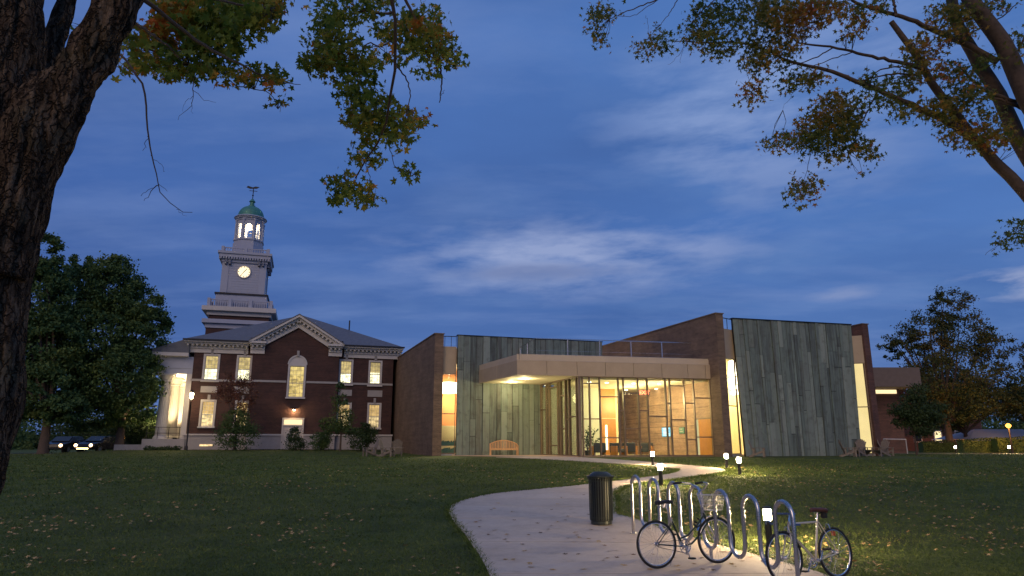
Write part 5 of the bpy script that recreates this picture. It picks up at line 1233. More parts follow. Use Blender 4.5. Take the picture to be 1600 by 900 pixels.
lamp('POINT', (fb.x - 5, 98.3, fz + 2.4), 60, (1, .5, .15), hb_, .2)
# --- white pipe barrier
a = P(1383, 708, 56); b = P(1418, 708, 60)
br = thing('pipe_barrier', 'white pipe barrier standing on the grass right of the end wall', 'barrier', (a.x, a.y, T(a.x, a.y)))
hh_ = P(1383, 686, 56).z - T(a.x, a.y); m = M(); e_ = Vector((b.x - a.x, b.y - a.y, 0))
m.tube([(0, 0, -.1), (0, 0, hh_), e_ + Vector((0, 0, hh_)), e_ + Vector((0, 0, -.1))], .045, 8); obj('rail', m, 'white_paint', br, smooth=True)
# --- parked cars on the far road
def car(px, D, rot, label, mat, lit=True):
    p = P(px, 700, D); x = p.x; z = T(x, D) + .03; t = thing('parked_car', label, 'car', (x, D, z), rot, 'cars with headlights on, on the far road')
    # body along local -y facing the lawn; profile extruded across x
    prof = [(-2.2, .32), (-2.25, .55), (-2.15, .78), (-1.1, .95), (-.35, 1.42), (1.0, 1.45), (1.75, 1.05), (2.2, .98), (2.25, .5), (2.15, .30)]
    m = M(); w = .88; n = len(prof); vs = [(-w * (.86 if z_ > 1.1 else 1), y, z_) for y, z_ in prof] + [(w * (.86 if z_ > 1.1 else 1), y, z_) for y, z_ in prof]
    m.add(vs, [tuple(range(n)), tuple(range(n, 2 * n))[::-1]] + [(i, n + i, n + (i + 1) % n, (i + 1) % n) for i in range(n)]); obj('body', m, mat, t, bevel=.04)
    obj('windscreen', M().plate([(-.70, -1.06, 1.0), (.70, -1.06, 1.0), (.66, -.42, 1.40), (-.66, -.42, 1.40)], (0, -.03, .03)), 'car_glass', t)
    for s_ in (-1, 1):
        obj('side_window', M().plate([(s_ * .84, -.9, 1.0), (s_ * .775, -.3, 1.36), (s_ * .775, .95, 1.38), (s_ * .84, 1.4, 1.02)], (s_ * .03, 0, 0)), 'car_glass', t)
        obj('headlight', M().lathe([(.09, 0), (.11, .02), (.11, .05), (.04, .07)], (0, 0, 0), 12) if False else M().tube([(s_ * .66, -2.20, .66), (s_ * .66, -2.27, .66)], .12, 12), 'headlight_glow' if lit else 'chrome', t)
        for y in (-1.4, 1.4):
            wh = obj('wheel', M().tube([(s_ * .72, y, .32), (s_ * .92, y, .32)], .32, 18), 'rubber', t, smooth=True)
            rm_ = obj('rim', M().tube([(s_ * .90, y, .32), (s_ * .93, y, .32)], .20, 12), 'chrome', t); rm_.parent = wh; rm_.location = rm_.location - wh.location
    (obj('light_strip', M().box(-.5, .5, -2.32, -2.301, .36, .44), 'headlight_glow', t) if px > 130 else None); obj('bumper', M().box(-.85, .85, -2.30, -2.20, .34, .48), 'car_silver', t, bevel=.02)
    if lit: lamp('SPOT', MW[t.name] @ Vector((0, -2.5, .66)), 240, (1, .82, .55), t, .15, Vector((math.sin(rot) * 1, -math.cos(rot), -.10)).to_track_quat('-Z', 'Y').to_euler() if False else Vector((0, -1, -.12)).to_track_quat('-Z', 'Y').to_euler(), R(75), name='headlight_beam')
    return t
car(103, 61.5, R(6), 'parked car on the left with two glowing headlights beyond the tree trunk', 'car_dark')
car(157, 60.5, R(-4), 'silver car with bright headlights in front of the dark leafy trees', 'car_silver')
# --- utility pole and small lamps
p = P(224, 690, 85); up = thing('utility_pole', 'dark wooden utility pole between the leafy trees and the portico', 'pole', (p.x, p.y, T(p.x, p.y)))
h_ = P(224, 618, 85).z - T(p.x, p.y); obj('pole', M().lathe([(.16, -.2), (.12, h_)], (0, 0, 0), 10), 'bare_twig', up); obj('cross_arm', M().box(-1.2, 1.2, -.06, .06, h_ - 1.4, h_ - 1.2), 'bare_twig', up); obj('cross_arm', M().box(-1.0, 1.0, -.06, .06, h_ - 2.6, h_ - 2.45), 'bare_twig', up)
p = P(195, 684, 75); sg_ = thing('signal_light', 'small amber light on a post below the leafy trees', 'light', (p.x, p.y, T(p.x, p.y)))
h_ = p.z - T(p.x, p.y); obj('post', M().lathe([(.06, -.1), (.05, h_ - .2)], (0, 0, 0), 8), 'dark_metal', sg_); obj('housing', M().box(-.2, .2, .0, .2, h_ - .3, h_ + .3), 'dark_metal', sg_); obj('lens', M().tube([(0, -.001, h_), (0, -.06, h_)], .16, 12), 'amber_glow', sg_)
# ================================================================ vegetation
def unit(n):
    v = rng.normal(size=(n, 3)); return v / np.linalg.norm(v, axis=1, keepdims=True)
MAPLE = []
for a, r in ((-90, .10), (-62, .36), (-45, .30), (-22, .62), (-6, .52), (8, .40), (20, .55), (36, .92), (50, .60), (66, .44), (78, .72), (90, 1.05), (102, .72), (114, .44), (130, .60), (144, .92), (160, .55), (172, .40), (186, .52), (202, .62), (225, .30), (242, .36)):
    MAPLE.append((r * math.cos(R(a)) * .52, r * math.sin(R(a)) * .52 + .02))
MAPLE_S = []
for a, r in ((-90, .08), (-30, .60), (0, .34), (34, .95), (62, .40), (90, 1.05), (118, .40), (146, .95), (180, .34), (210, .60)):
    MAPLE_S.append((r * math.cos(R(a)) * .52, r * math.sin(R(a)) * .52 + .02))
def leaf_arrays(C, size, shape, droop=.0, flat=0.):
    n = len(C); s = (size * rng.uniform(.50, 1.40, n))[:, None, None] if np.isscalar(size) else size[:, None, None]
    Nn = unit(n) + np.array([0, 0, flat]); Nn /= np.linalg.norm(Nn, axis=1, keepdims=True)
    U = np.cross(Nn, unit(n)); U /= np.linalg.norm(U, axis=1, keepdims=True); W_ = np.cross(Nn, U)
    if droop: W_ = W_ + np.array([0, 0, -droop]); W_ /= np.linalg.norm(W_, axis=1, keepdims=True); U = np.cross(W_, Nn); U /= np.linalg.norm(U, axis=1, keepdims=True)
    sh = np.array([(0, .05)] + shape) if len(shape) > 5 else np.array(shape); k_ = len(sh)
    curl = rng.uniform(-.5, .5, n)[:, None, None]
    Vv = C[:, None, :] + s * (sh[None, :, 0, None] * U[:, None, :] + sh[None, :, 1, None] * W_[:, None, :] + curl * (sh[None, :, 0, None] ** 2 + .3 * sh[None, :, 1, None] ** 2) * Nn[:, None, :])
    if len(shape) > 5: tri = np.array([(0, 1 + i, 1 + (i + 1) % len(shape)) for i in range(len(shape))])
    else: tri = np.array([(0, 1, 2, 3)])
    Fc = (np.arange(n) * k_)[:, None, None] + tri[None]
    return Vv.reshape(-1, 3), Fc.reshape(-1, tri.shape[1])
RHOMB = [(0, -.5), (.30, 0), (0, .5), (-.30, 0)]
def clumpy(blobs, n, cl=30, cs=.28, shell=.55):         # leaf positions in clumps spread through the crown's volume
    out = []; vol = np.array([b[1] * b[2] * b[3] for b in blobs]) ** .72; vol /= vol.sum()
    for (c, rx, ry, rz_), w in zip(blobs, vol):
        k_ = max(4, int(cl * len(blobs) * w)); d = unit(k_); r = rng.uniform(shell, 1.0, k_) ** .6
        cc = np.array(c) + d * r[:, None] * np.array([rx, ry, rz_]); m_ = max(1, int(n * w / k_)); s_ = cs * (rx * ry * rz_) ** (1 / 3) * rng.uniform(.6, 1.3, (k_, 1, 1))
        q = rng.normal(size=(k_, m_, 3)) * np.array([1, 1, .62]) * s_; out.append((cc[:, None, :] + q).reshape(-1, 3))
    return np.concatenate(out)
def branchy(m, base, tips, r0, r1, bend=.15, seed=0, seg=6):
    r = random.Random(seed)
    for t in tips:
        b = Vector(base); t = Vector(t); md = b.lerp(t, .5) + Vector((r.uniform(-1, 1), r.uniform(-1, 1), r.uniform(-.3, 1))) * (t - b).length * bend
        pts = [b * (1 - u) ** 2 + md * 2 * u * (1 - u) + t * u * u for u in [i / 6 for i in range(7)]]
        m.tube(pts, [r0 + (r1 - r0) * i / 6 for i in range(7)], seg)
def tree(label, x, y, trunk_h, r0, blobs, n, mat, size, cat='tree', name='tree', cl=30, cs=.28, group=None, shell=.5, lean=0, ntw=2):
    z = T(x, y); t = thing(name, label, cat, (x, y, z), 0, group); tr = M(); top = Vector((x + lean, y, z + trunk_h))
    tr.tube([(x, y, z - .3), (x, y, z + .2), (x + lean * .3, y, z + trunk_h * .5), top], [r0 * 1.5, r0 * 1.05, r0 * .85, r0 * .6], 10)
    for i, b in enumerate(blobs): branchy(tr, (x + lean * .5, y, z + trunk_h * .75), [Vector(b[0]) + Vector((rng.uniform(-.4, .4) * b[1], rng.uniform(-.4, .4) * b[2], rng.uniform(0, .7) * b[3])) for _ in range(ntw)], r0 * .42, r0 * .06, .12, i)
    obj('trunk', tr, 'bark_small', t, smooth=True, world=True)
    C = clumpy(blobs, n, cl, cs, shell); Vv, Fc = leaf_arrays(C, size, RHOMB); npmesh('crown', Vv, Fc, mat, t); return t
def pb(px, py, D, rx, ry=None, dp=1.0):      # blob at a pixel, radii in pixels
    p = P(px, py, D); m_ = D / F * 1.0; ry = ry or rx; return ((p.x, p.y, p.z), rx * m_, rx * m_ * dp, ry * m_)
x, _, _ = onground(184, 54)
tree('broad dark green tree right of the big maple trunk, reaching toward the portico', x, 54, 3.2, .32, [pb(120, 470, 54, 45, 55), pb(175, 450, 54, 45, 50), pb(150, 530, 53, 60, 60), pb(215, 480, 54, 35, 40), pb(225, 520, 54, 38, 45), pb(185, 590, 53, 60, 55), pb(100, 590, 53, 50, 55), pb(225, 590, 54, 30, 40), pb(140, 640, 53, 50, 30), pb(205, 640, 54, 30, 25), pb(125, 420, 55, 25, 22), pb(160, 425, 54, 28, 22), pb(240, 505, 54, 24, 22)], 90000, 'leaf_tree', .23, cl=95, cs=.13, shell=.62)
x, _, _ = onground(66, 49)
tree('dark tall tree half hidden behind the big maple trunk', x, 49, 3.0, .34, [pb(65, 400, 50, 26, 45), pb(60, 470, 50, 45, 60), pb(80, 540, 50, 48, 60), pb(60, 610, 49, 50, 45), pb(20, 560, 50, 50, 80), pb(95, 640, 49, 35, 22)], 56000, 'leaf_tree', .23, cl=95, cs=.13, shell=.62)
x, _, _ = onground(219, 57)
tree('rounded green bush under the tree beside the portico terrace', x, 57, .5, .08, [pb(205, 675, 57, 22, 22), pb(228, 670, 57, 20, 24), pb(215, 655, 57, 16, 14)], 7000, 'leaf_shrub', .16, 'bush', 'bush')
x, _, _ = onground(172, 59)
tree('low dark shrub behind the parked cars', x, 66, .5, .08, [pb(95, 680, 66, 30, 18), pb(150, 676, 66, 30, 18), pb(190, 680, 66, 24, 20)], 6000, 'leaf_shrub', .2, 'bush', 'bush')
x, _, _ = onground(1487, 78)
tree('large loose autumn tree with reddish leaves left of the orange lamp', x, 78, 4.5, .42, [pb(1480, 480, 78, 36, 34), pb(1450, 520, 78, 45, 40), pb(1510, 520, 78, 42, 38), pb(1548, 545, 78, 38, 34), pb(1412, 535, 78, 26, 34), pb(1480, 590, 77, 60, 50), pb(1420, 600, 77, 30, 36), pb(1560, 600, 77, 42, 38), pb(1500, 630, 77, 60, 32), pb(1578, 632, 77, 30, 18), pb(1440, 640, 77, 34, 30), pb(1392, 540, 79, 18, 24)], 40000, 'leaf_autumn', .24, cl=60, cs=.12, shell=.3, ntw=2)
x, _, _ = onground(1530, 86)
tree('wide dark brown-green tree massed behind the large autumn tree', x, 88, 3, .3, [pb(1410, 640, 88, 30, 24), pb(1450, 620, 88, 36, 34), pb(1500, 622, 88, 40, 34), pb(1550, 622, 88, 40, 32), pb(1595, 630, 88, 34, 30), pb(1470, 655, 88, 40, 16), pb(1480, 585, 88, 30, 24)], 34000, 'leaf_autumn', .27, cl=50, cs=.2)
x, _, _ = onground(1640, 80)
tree('bare-topped autumn tree cut by the picture edge', x, 80, 5, .35, [pb(1640, 560, 80, 40, 50), pb(1650, 620, 80, 50, 40)], 20000, 'leaf_autumn', .25, cl=30, cs=.17, shell=.35, ntw=6)
x, _, _ = onground(1433, 50)
tree('young slender tree standing on the grass right of the library', x, 50, 1.9, .07, [pb(1432, 640, 50, 24, 26), pb(1415, 655, 50, 18, 18), pb(1452, 652, 50, 18, 20), pb(1432, 615, 50, 16, 18), pb(1440, 672, 50, 18, 10), pb(1405, 640, 50, 16, 12), pb(1465, 640, 50, 14, 14)], 9000, 'leaf_shrub', .15, cl=26, cs=.26, shell=.3)
x, _, _ = onground(1400, 58)
tree('small orange-leaved tree glowing above the white pipe barrier', x, 68, 2.4, .09, [pb(1395, 640, 68, 24, 22), pb(1388, 668, 68, 16, 10), pb(1410, 620, 68, 20, 18)], 3500, 'leaf_red', .17, cl=20, cs=.28, shell=.3)
# shrubs before the brick building
x, _, _ = onground(366, 52.5)
tree('small tree with dark red leaves in front of the brick building', x, 52.5, 2.0, .08, [pb(368, 605, 52.5, 20, 20), pb(385, 600, 52.5, 14, 18), pb(352, 615, 52.5, 14, 18), pb(380, 635, 52.5, 18, 18), pb(358, 590, 52.5, 8, 10), pb(396, 622, 52.5, 9, 12)], 3000, 'leaf_red', .13, cl=22, cs=.25, shell=.2)
tree('dense dark bush beneath the red-leaved tree', x + .1, 52, .4, .06, [pb(355, 680, 52, 16, 20), pb(380, 680, 52, 18, 20), pb(368, 655, 52, 16, 20)], 6500, 'leaf_tree', .12, 'bush', 'bush')
x, _, _ = onground(461, 52)
tree('clipped cone shrub in front of the white side door', x, 52, .4, .05, [pb(461, 694, 52, 14, 9), pb(461, 684, 52, 11, 9), pb(461, 675, 52, 7, 7), pb(461, 668, 52, 3.5, 5)], 3400, 'leaf_shrub', .10, 'bush', 'bush', cs=.3)
x, _, _ = onground(501, 52)
tree('round dark bush between the cone shrub and the slender tree', x, 52, .4, .05, [pb(498, 690, 52, 13, 13), pb(507, 686, 52, 10, 13)], 3600, 'leaf_tree', .11, 'bush', 'bush')
x, _, _ = onground(531, 51.5)
tree('slender dark tree covering the lower window right of the door', x, 51.5, 2.2, .07, [pb(530, 605, 51.5, 7, 12), pb(532, 630, 51.5, 12, 16), pb(535, 655, 51.5, 17, 18), pb(520, 668, 51.5, 16, 12), pb(548, 670, 51.5, 12, 12), pb(505, 662, 51.5, 10, 10)], 5200, 'leaf_tree', .12, cl=22, cs=.24, shell=.3)
x, _, _ = onground(572, 51.5)
tree('leafy bush between the slender tree and the fin wall', x, 51.5, .4, .05, [pb(565, 688, 51.5, 16, 15), pb(578, 680, 51.5, 11, 16), pb(570, 668, 51.5, 8, 8)], 4500, 'leaf_shrub', .12, 'bush', 'bush')
x, _, _ = onground(240, 53)
tree('low ragged plants along the portico terrace wall', x, 53, .1, .03, [pb(235, 702, 53, 9, 4), pb(258, 702, 53, 10, 3.5), pb(276, 701, 53, 8, 4)], 1500, 'leaf_shrub', .12, 'plants', 'plant_bed')
pbm = M(); q_ = [MW[geo.name] @ Vector(v) for v in ((.5, -2.4, 0), (15.5, -2.4, 0), (15.5, -.2, 0), (.5, -.2, 0))]
n_ = 16
for i in range(n_):
    a0, a1 = q_[0].lerp(q_[1], i / n_), q_[0].lerp(q_[1], (i + 1) / n_); b0, b1 = q_[3].lerp(q_[2], i / n_), q_[3].lerp(q_[2], (i + 1) / n_); pbm.add([(v.x, v.y, T(v.x, v.y) + .05) for v in (a0, a1, b1, b0)], [(0, 1, 2, 3)])
obj('planting_bed', pbm, 'soil', kind='structure')
# hedges on the right
def hedge(px0, px1, D, h, label):
    a = P(px0, 708, D); b = P(px1, 708, D); z = T(a.x, D); t = thing('hedge', label, 'hedge', ((a.x + b.x) / 2, D, z)); w = b.x - a.x
    obj('core', M().box(-w / 2 + .15, w / 2 - .15, -.5, .5, -.1, h - .12), 'leaf_tree', t)
    n = int(w * 420); u = rng.uniform(-w / 2, w / 2, n); f = rng.uniform(0, 1, n); C = np.stack([u, np.where(f < .7, -.58, rng.uniform(-.6, .6, n)) + rng.normal(0, .06, n), np.where(f < .7, rng.uniform(0, h, n), h) + rng.normal(0, .05, n)], 1)
    C[:, 2] += .08 * np.sin(u * 1.3); Vv, Fc = leaf_arrays(C, .14, RHOMB); npmesh('foliage', Vv, Fc, 'leaf_shrub', t, world=False)
hedge(1500, 1552, 72, 1.35, 'clipped hedge block in front of the white tent'); hedge(1554, 1625, 71, 1.5, 'taller clipped hedge by the orange lamp post'); hedge(1438, 1492, 78, 1.2, 'low hedge under the large autumn tree')
# distant treeline
C = []
for i in range(150):
    a = rng.uniform(-1.15, 1.15); D = rng.uniform(118, 150); x = math.tan(a * .8) * D * .95; h = rng.uniform(3.5, 6.0) if -20 < x < 60 else rng.uniform(5, 8.5)
    C.append(clumpy([((x, D, .9 + h * .5), 4.2, 3, h * .5)], 700, 16, .28))
Vv, Fc = leaf_arrays(np.concatenate(C), .55, RHOMB); npmesh('distant_woods', Vv, Fc, 'leaf_tree', None, kind='stuff')
bk = M(); 
for i in range(60):
    a = -1.15 + 2.3 * i / 59; x = math.tan(a * .8) * 152; bk.box(x - 5, x + 5, 152, 158, .3, 4.2 + 1.2 * math.sin(i * 1.7))
obj('distant_hedge_bank', bk, 'leaf_tree', None, kind='stuff')

# ================================================================ the two near maples
def bark_disp(v, t, i):
    a = noise.noise(Vector((v.x * 9, v.y * 9, v.z * 1.3))); b = noise.noise(Vector((v.x * 22, v.y * 22, v.z * 3.6 + 9))); c = noise.noise(Vector((v.x * 1.1, v.y * 1.1, v.z * .7)))
    return .075 * (abs(a) ** .7 - .38) + .034 * (abs(b) ** .8 - .3) + .035 * c
def densify(pts, step):
    out = []
    for i in range(len(pts) - 1):
        p0, p1, p2, p3 = pts[max(i - 1, 0)], pts[i], pts[i + 1], pts[min(i + 2, len(pts) - 1)]
        n = max(1, int((p2[0] - p1[0]).length / step))
        for q in range(n):
            t = q / n; f = lambda a, b, c, d: .5 * ((2 * b) + (c - a) * t + (2 * a - 5 * b + 4 * c - d) * t * t + (3 * b - a - 3 * c + d) * t ** 3)
            out.append((f(p0[0], p1[0], p2[0], p3[0]), f(p0[1], p1[1], p2[1], p3[1])))
    return out + [pts[-1]]
def stem(spec, D, step=.05, seg=84, disp=bark_disp, m=None):
    pts = []
    for s in spec:
        px, py, r = s[:3]; d = s[3] if len(s) > 3 else D; p = P(px, py, d); q = P(px + r, py, d); pts.append((p, (q - p).length))
    pts = densify(pts, step); m.tube([p for p, r in pts], [r for p, r in pts], seg, True, disp)
mp = thing('maple_tree', 'huge dark maple trunk at the left edge with leafy boughs hanging over the sky', 'tree', (P(-120, 900, 5.2).x - .3, 5.2, T(-4.6, 5.2)))
tk = M()
stem([(-230, 1120, 130), (-200, 960, 95), (-172, 870, 84), (-118, 800, 84), (-86, 700, 84), (-62, 600, 82), (-54, 500, 80), (-44, 420, 82), (-32, 350, 84), (-22, 290, 82), (-12, 230, 74), (-6, 180, 64), (-4, 120, 58), (-6, 40, 60), (-10, -60, 60), (-20, -260, 56)], 5.0, m=tk, step=.04, seg=170)
stem([(-20, 430, 56), (4, 350, 58), (24, 290, 52), (48, 230, 52), (78, 175, 46), (112, 128, 35), (139, 90, 32), (163, 50, 31), (184, 0, 32), (214, -70, 32), (260, -180, 34), (330, -320, 30)], 4.95, m=tk, step=.04, seg=130)
stem([(50, 190, 18, 5.6), (70, 120, 14, 5.7), (86, 60, 12, 5.8), (105, 0, 12, 5.9), (127, -80, 12, 6), (155, -220, 10, 6.2)], 5.8, m=tk, seg=40)
obj('trunk', tk, 'bark', mp, smooth='all', world=True)
def line(m, px, D, r0, r1, seg=7, wob=.0, seed=1):
    r = random.Random(seed); pts = [P(a, b, D if not isinstance(D, tuple) else D[0] + (D[1] - D[0]) * i / (len(px) - 1)) for i, (a, b) in enumerate(px)]
    q = densify([(p, 0.) for p in pts], (pts[0] - pts[-1]).length / 26 + .02); q = [p + Vector((r.gauss(0, wob), r.gauss(0, wob), r.gauss(0, wob))) for p, _ in q]
    m.tube(q, [r0 + (r1 - r0) * (i / (len(q) - 1)) for i in range(len(q))], seg); return q
bm_ = M()
Q = []
for px, D, r0, r1 in [([(330, -320), (480, -200), (590, -90), (612, 0), (617, 60), (618, 110), (612, 150), (603, 190), (590, 225), (572, 250), (556, 278)], (6.5, 9.6), .05, .010),
        ([(590, -90), (625, -20), (645, 22), (662, 52), (676, 80)], (9, 9.6), .035, .014), ([(676, 80), (688, 105), (690, 130), (687, 160)], 9.6, .020, .007), ([(617, 60), (595, 72), (575, 68), (560, 90)], 9.6, .016, .006),
        ([(613, 20), (590, 22), (565, 18), (540, 30), (515, 70)], 9.6, .022, .006), ([(618, 100), (635, 125), (641, 150), (636, 170)], 9.6, .014, .006), ([(598, 200), (610, 235), (618, 262), (640, 275)], 9.6, .008, .003), ([(620, 60), (650, 75), (690, 70)], 9.6, .014, .005), ([(612, 150), (580, 165), (560, 195)], 9.6, .012, .005),
        ([(560, 270), (552, 292)], 9.6, .006, .003), ([(572, 250), (580, 300), (586, 318)], 9.6, .006, .003), ([(690, 150), (694, 140)], 9.6, .005, .003),
        ([(190, 25), (240, 55), (270, 80), (295, 100)], (5.6, 8.2), .020, .008), ([(200, -20), (290, 50), (345, 85), (390, 108), (430, 128), (468, 132)], (5.4, 8.6), .024, .004), ([(345, 85), (365, 130), (420, 145), (434, 170)], 8.4, .010, .004), ([(200, -60), (300, -10), (400, 10), (440, 15)], (5.4, 8.4), .022, .007),
        ([(186, 84), (205, 105), (222, 132), (229, 165), (231, 200), (236, 240), (245, 272), (252, 300), (268, 318), (285, 331), (300, 333)], 7.2, .014, .003), ([(231, 215), (226, 232), (223, 237)], 7.2, .004, .002), ([(236, 244), (250, 255), (258, 270)], 7.2, .003, .0015), ([(245, 288), (236, 300), (226, 314)], 7.2, .005, .002), ([(243, 290), (222, 306)], 7.2, .003, .002), ([(248, 288), (262, 300)], 7.2, .003, .0015), ([(276, 327), (290, 338)], 7.2, .003, .001),
        ([(303, 118), (302, 140), (298, 165), (282, 180), (278, 188)], 8.0, .006, .002), ([(302, 140), (320, 155), (338, 160)], 8.0, .004, .0015), ([(299, 160), (301, 178)], 8.0, .003, .001), ([(300, 150), (290, 158), (285, 172)], 8.0, .003, .001)]:
    Q += line(bm_, px, D, r0, r1, 7, .008, len(Q))
obj('branches', bm_, 'bark_small', mp, smooth=True, world=True)
L1 = [(200, 60, 14, 12), (205, 100, 16, 12), (235, 90, 25, 22), (250, 55, 25, 30), (285, 40, 45, 45), (300, 108, 38, 14), (330, 60, 45, 42), (345, 108, 18, 12), (375, 30, 45, 32), (412, 18, 30, 26), (398, 112, 16, 8), (385, 122, 18, 10), (428, 124, 22, 12), (436, 162, 9, 8), (108, 38, 6, 6), (260, 110, 16, 10), (300, 5, 60, 20), (395, 5, 50, 16), (415, 45, 14, 10)]
L2 = [(500, 80, 28, 34), (528, 22, 38, 22), (540, 80, 32, 40), (490, 105, 18, 16), (582, 12, 22, 16), (602, 45, 14, 16), (642, 58, 38, 36), (682, 70, 34, 30), (702, 88, 18, 18), (665, 28, 26, 18), (592, 95, 20, 16), (560, 128, 32, 34), (570, 172, 32, 30), (598, 172, 24, 26), (556, 195, 12, 12), (628, 188, 26, 20), (622, 214, 22, 14), (652, 192, 15, 14), (588, 210, 24, 18), (553, 245, 12, 10), (584, 246, 18, 14), (640, 272, 13, 8), (650, 280, 7, 6), (540, 292, 24, 17), (562, 304, 26, 12), (580, 316, 7, 9), (528, 308, 14, 10), (668, 112, 14, 8), (560, -10, 60, 16), (512, 50, 26, 20)]
def leafpts(Ls, D, dD, dens):
    out = []
    for px, py, rx, ry in Ls:
        n = max(4, int(rx * ry * dens)); 
        # small sprays of leaves within each pixel blob
        k_ = max(1, n // 7)
        for j in range(k_):
            a = rng.uniform(0, 6.283); r = math.sqrt(rng.uniform()); cx_, cy_ = px + rx * r * math.cos(a), py + ry * r * math.sin(a); d = D + rng.normal(0, dD); c = np.array(P(cx_, cy_, d))
            out.append(c + rng.normal(size=(7, 3)) * np.array([.075, .075, .055]) * (D / 9))
    return np.concatenate(out)
PL = np.concatenate([leafpts(L1, 8.2, .35, .34), leafpts(L2, 9.6, .4, .32)])
def twigs(Ls, D, Qp, seed, name, par):
    tw = M(); r = random.Random(seed)
    for px, py, rx, ry in Ls:
        c = P(px, py, D); b = min(Qp, key=lambda q: (q - c).length)
        if (b - c).length > 3: continue
        for j in range(3 + int(rx * ry / 260)):
            a = r.uniform(0, 6.283); f = math.sqrt(r.random()); e = P(px + rx * f * math.cos(a), py + ry * f * math.sin(a), D + r.gauss(0, .3)); md = b.lerp(e, .5) + Vector((r.gauss(0, .05), r.gauss(0, .05), r.uniform(0, .10)))
            tw.tube([b, b.lerp(md, .55), md, md.lerp(e, .6) + Vector((r.gauss(0, .02), 0, r.gauss(0, .02))), e], [.007, .006, .005, .0035, .002], 5)
    obj(name, tw, 'bare_twig', par, world=True, kind='stuff')
twigs(L1, 8.2, Q, 3, 'twigs', mp); twigs(L2, 9.6, Q, 4, 'twigs', mp)
rng.shuffle(PL); near, rest = PL[:300], PL[300:]
Vv, Fc = leaf_arrays(rest, .135, MAPLE, .5); npmesh('foliage', Vv, Fc, 'leaf_near', mp, kind='stuff')
lms = []
for q in range(6):
    Vv, Fc = leaf_arrays(np.zeros((1, 3)), np.array([.15 + .01 * q]), MAPLE, .0); me = bpy.data.meshes.new('leaf'); me.from_pydata(Vv.tolist(), [], Fc.tolist()); me.materials.append(MATS['leaf_near']); lms.append(me)
r_ = random.Random(2); mi = MW[mp.name].inverted()
for p in near:
    o_ = bpy.data.objects.new('leaf', r_.choice(lms)); COL.objects.link(o_); o_.parent = mp; o_.location = mi @ Vector(p); o_.rotation_euler = (r_.uniform(-.8, .8), r_.uniform(-.8, .8), r_.uniform(0, 6.3))

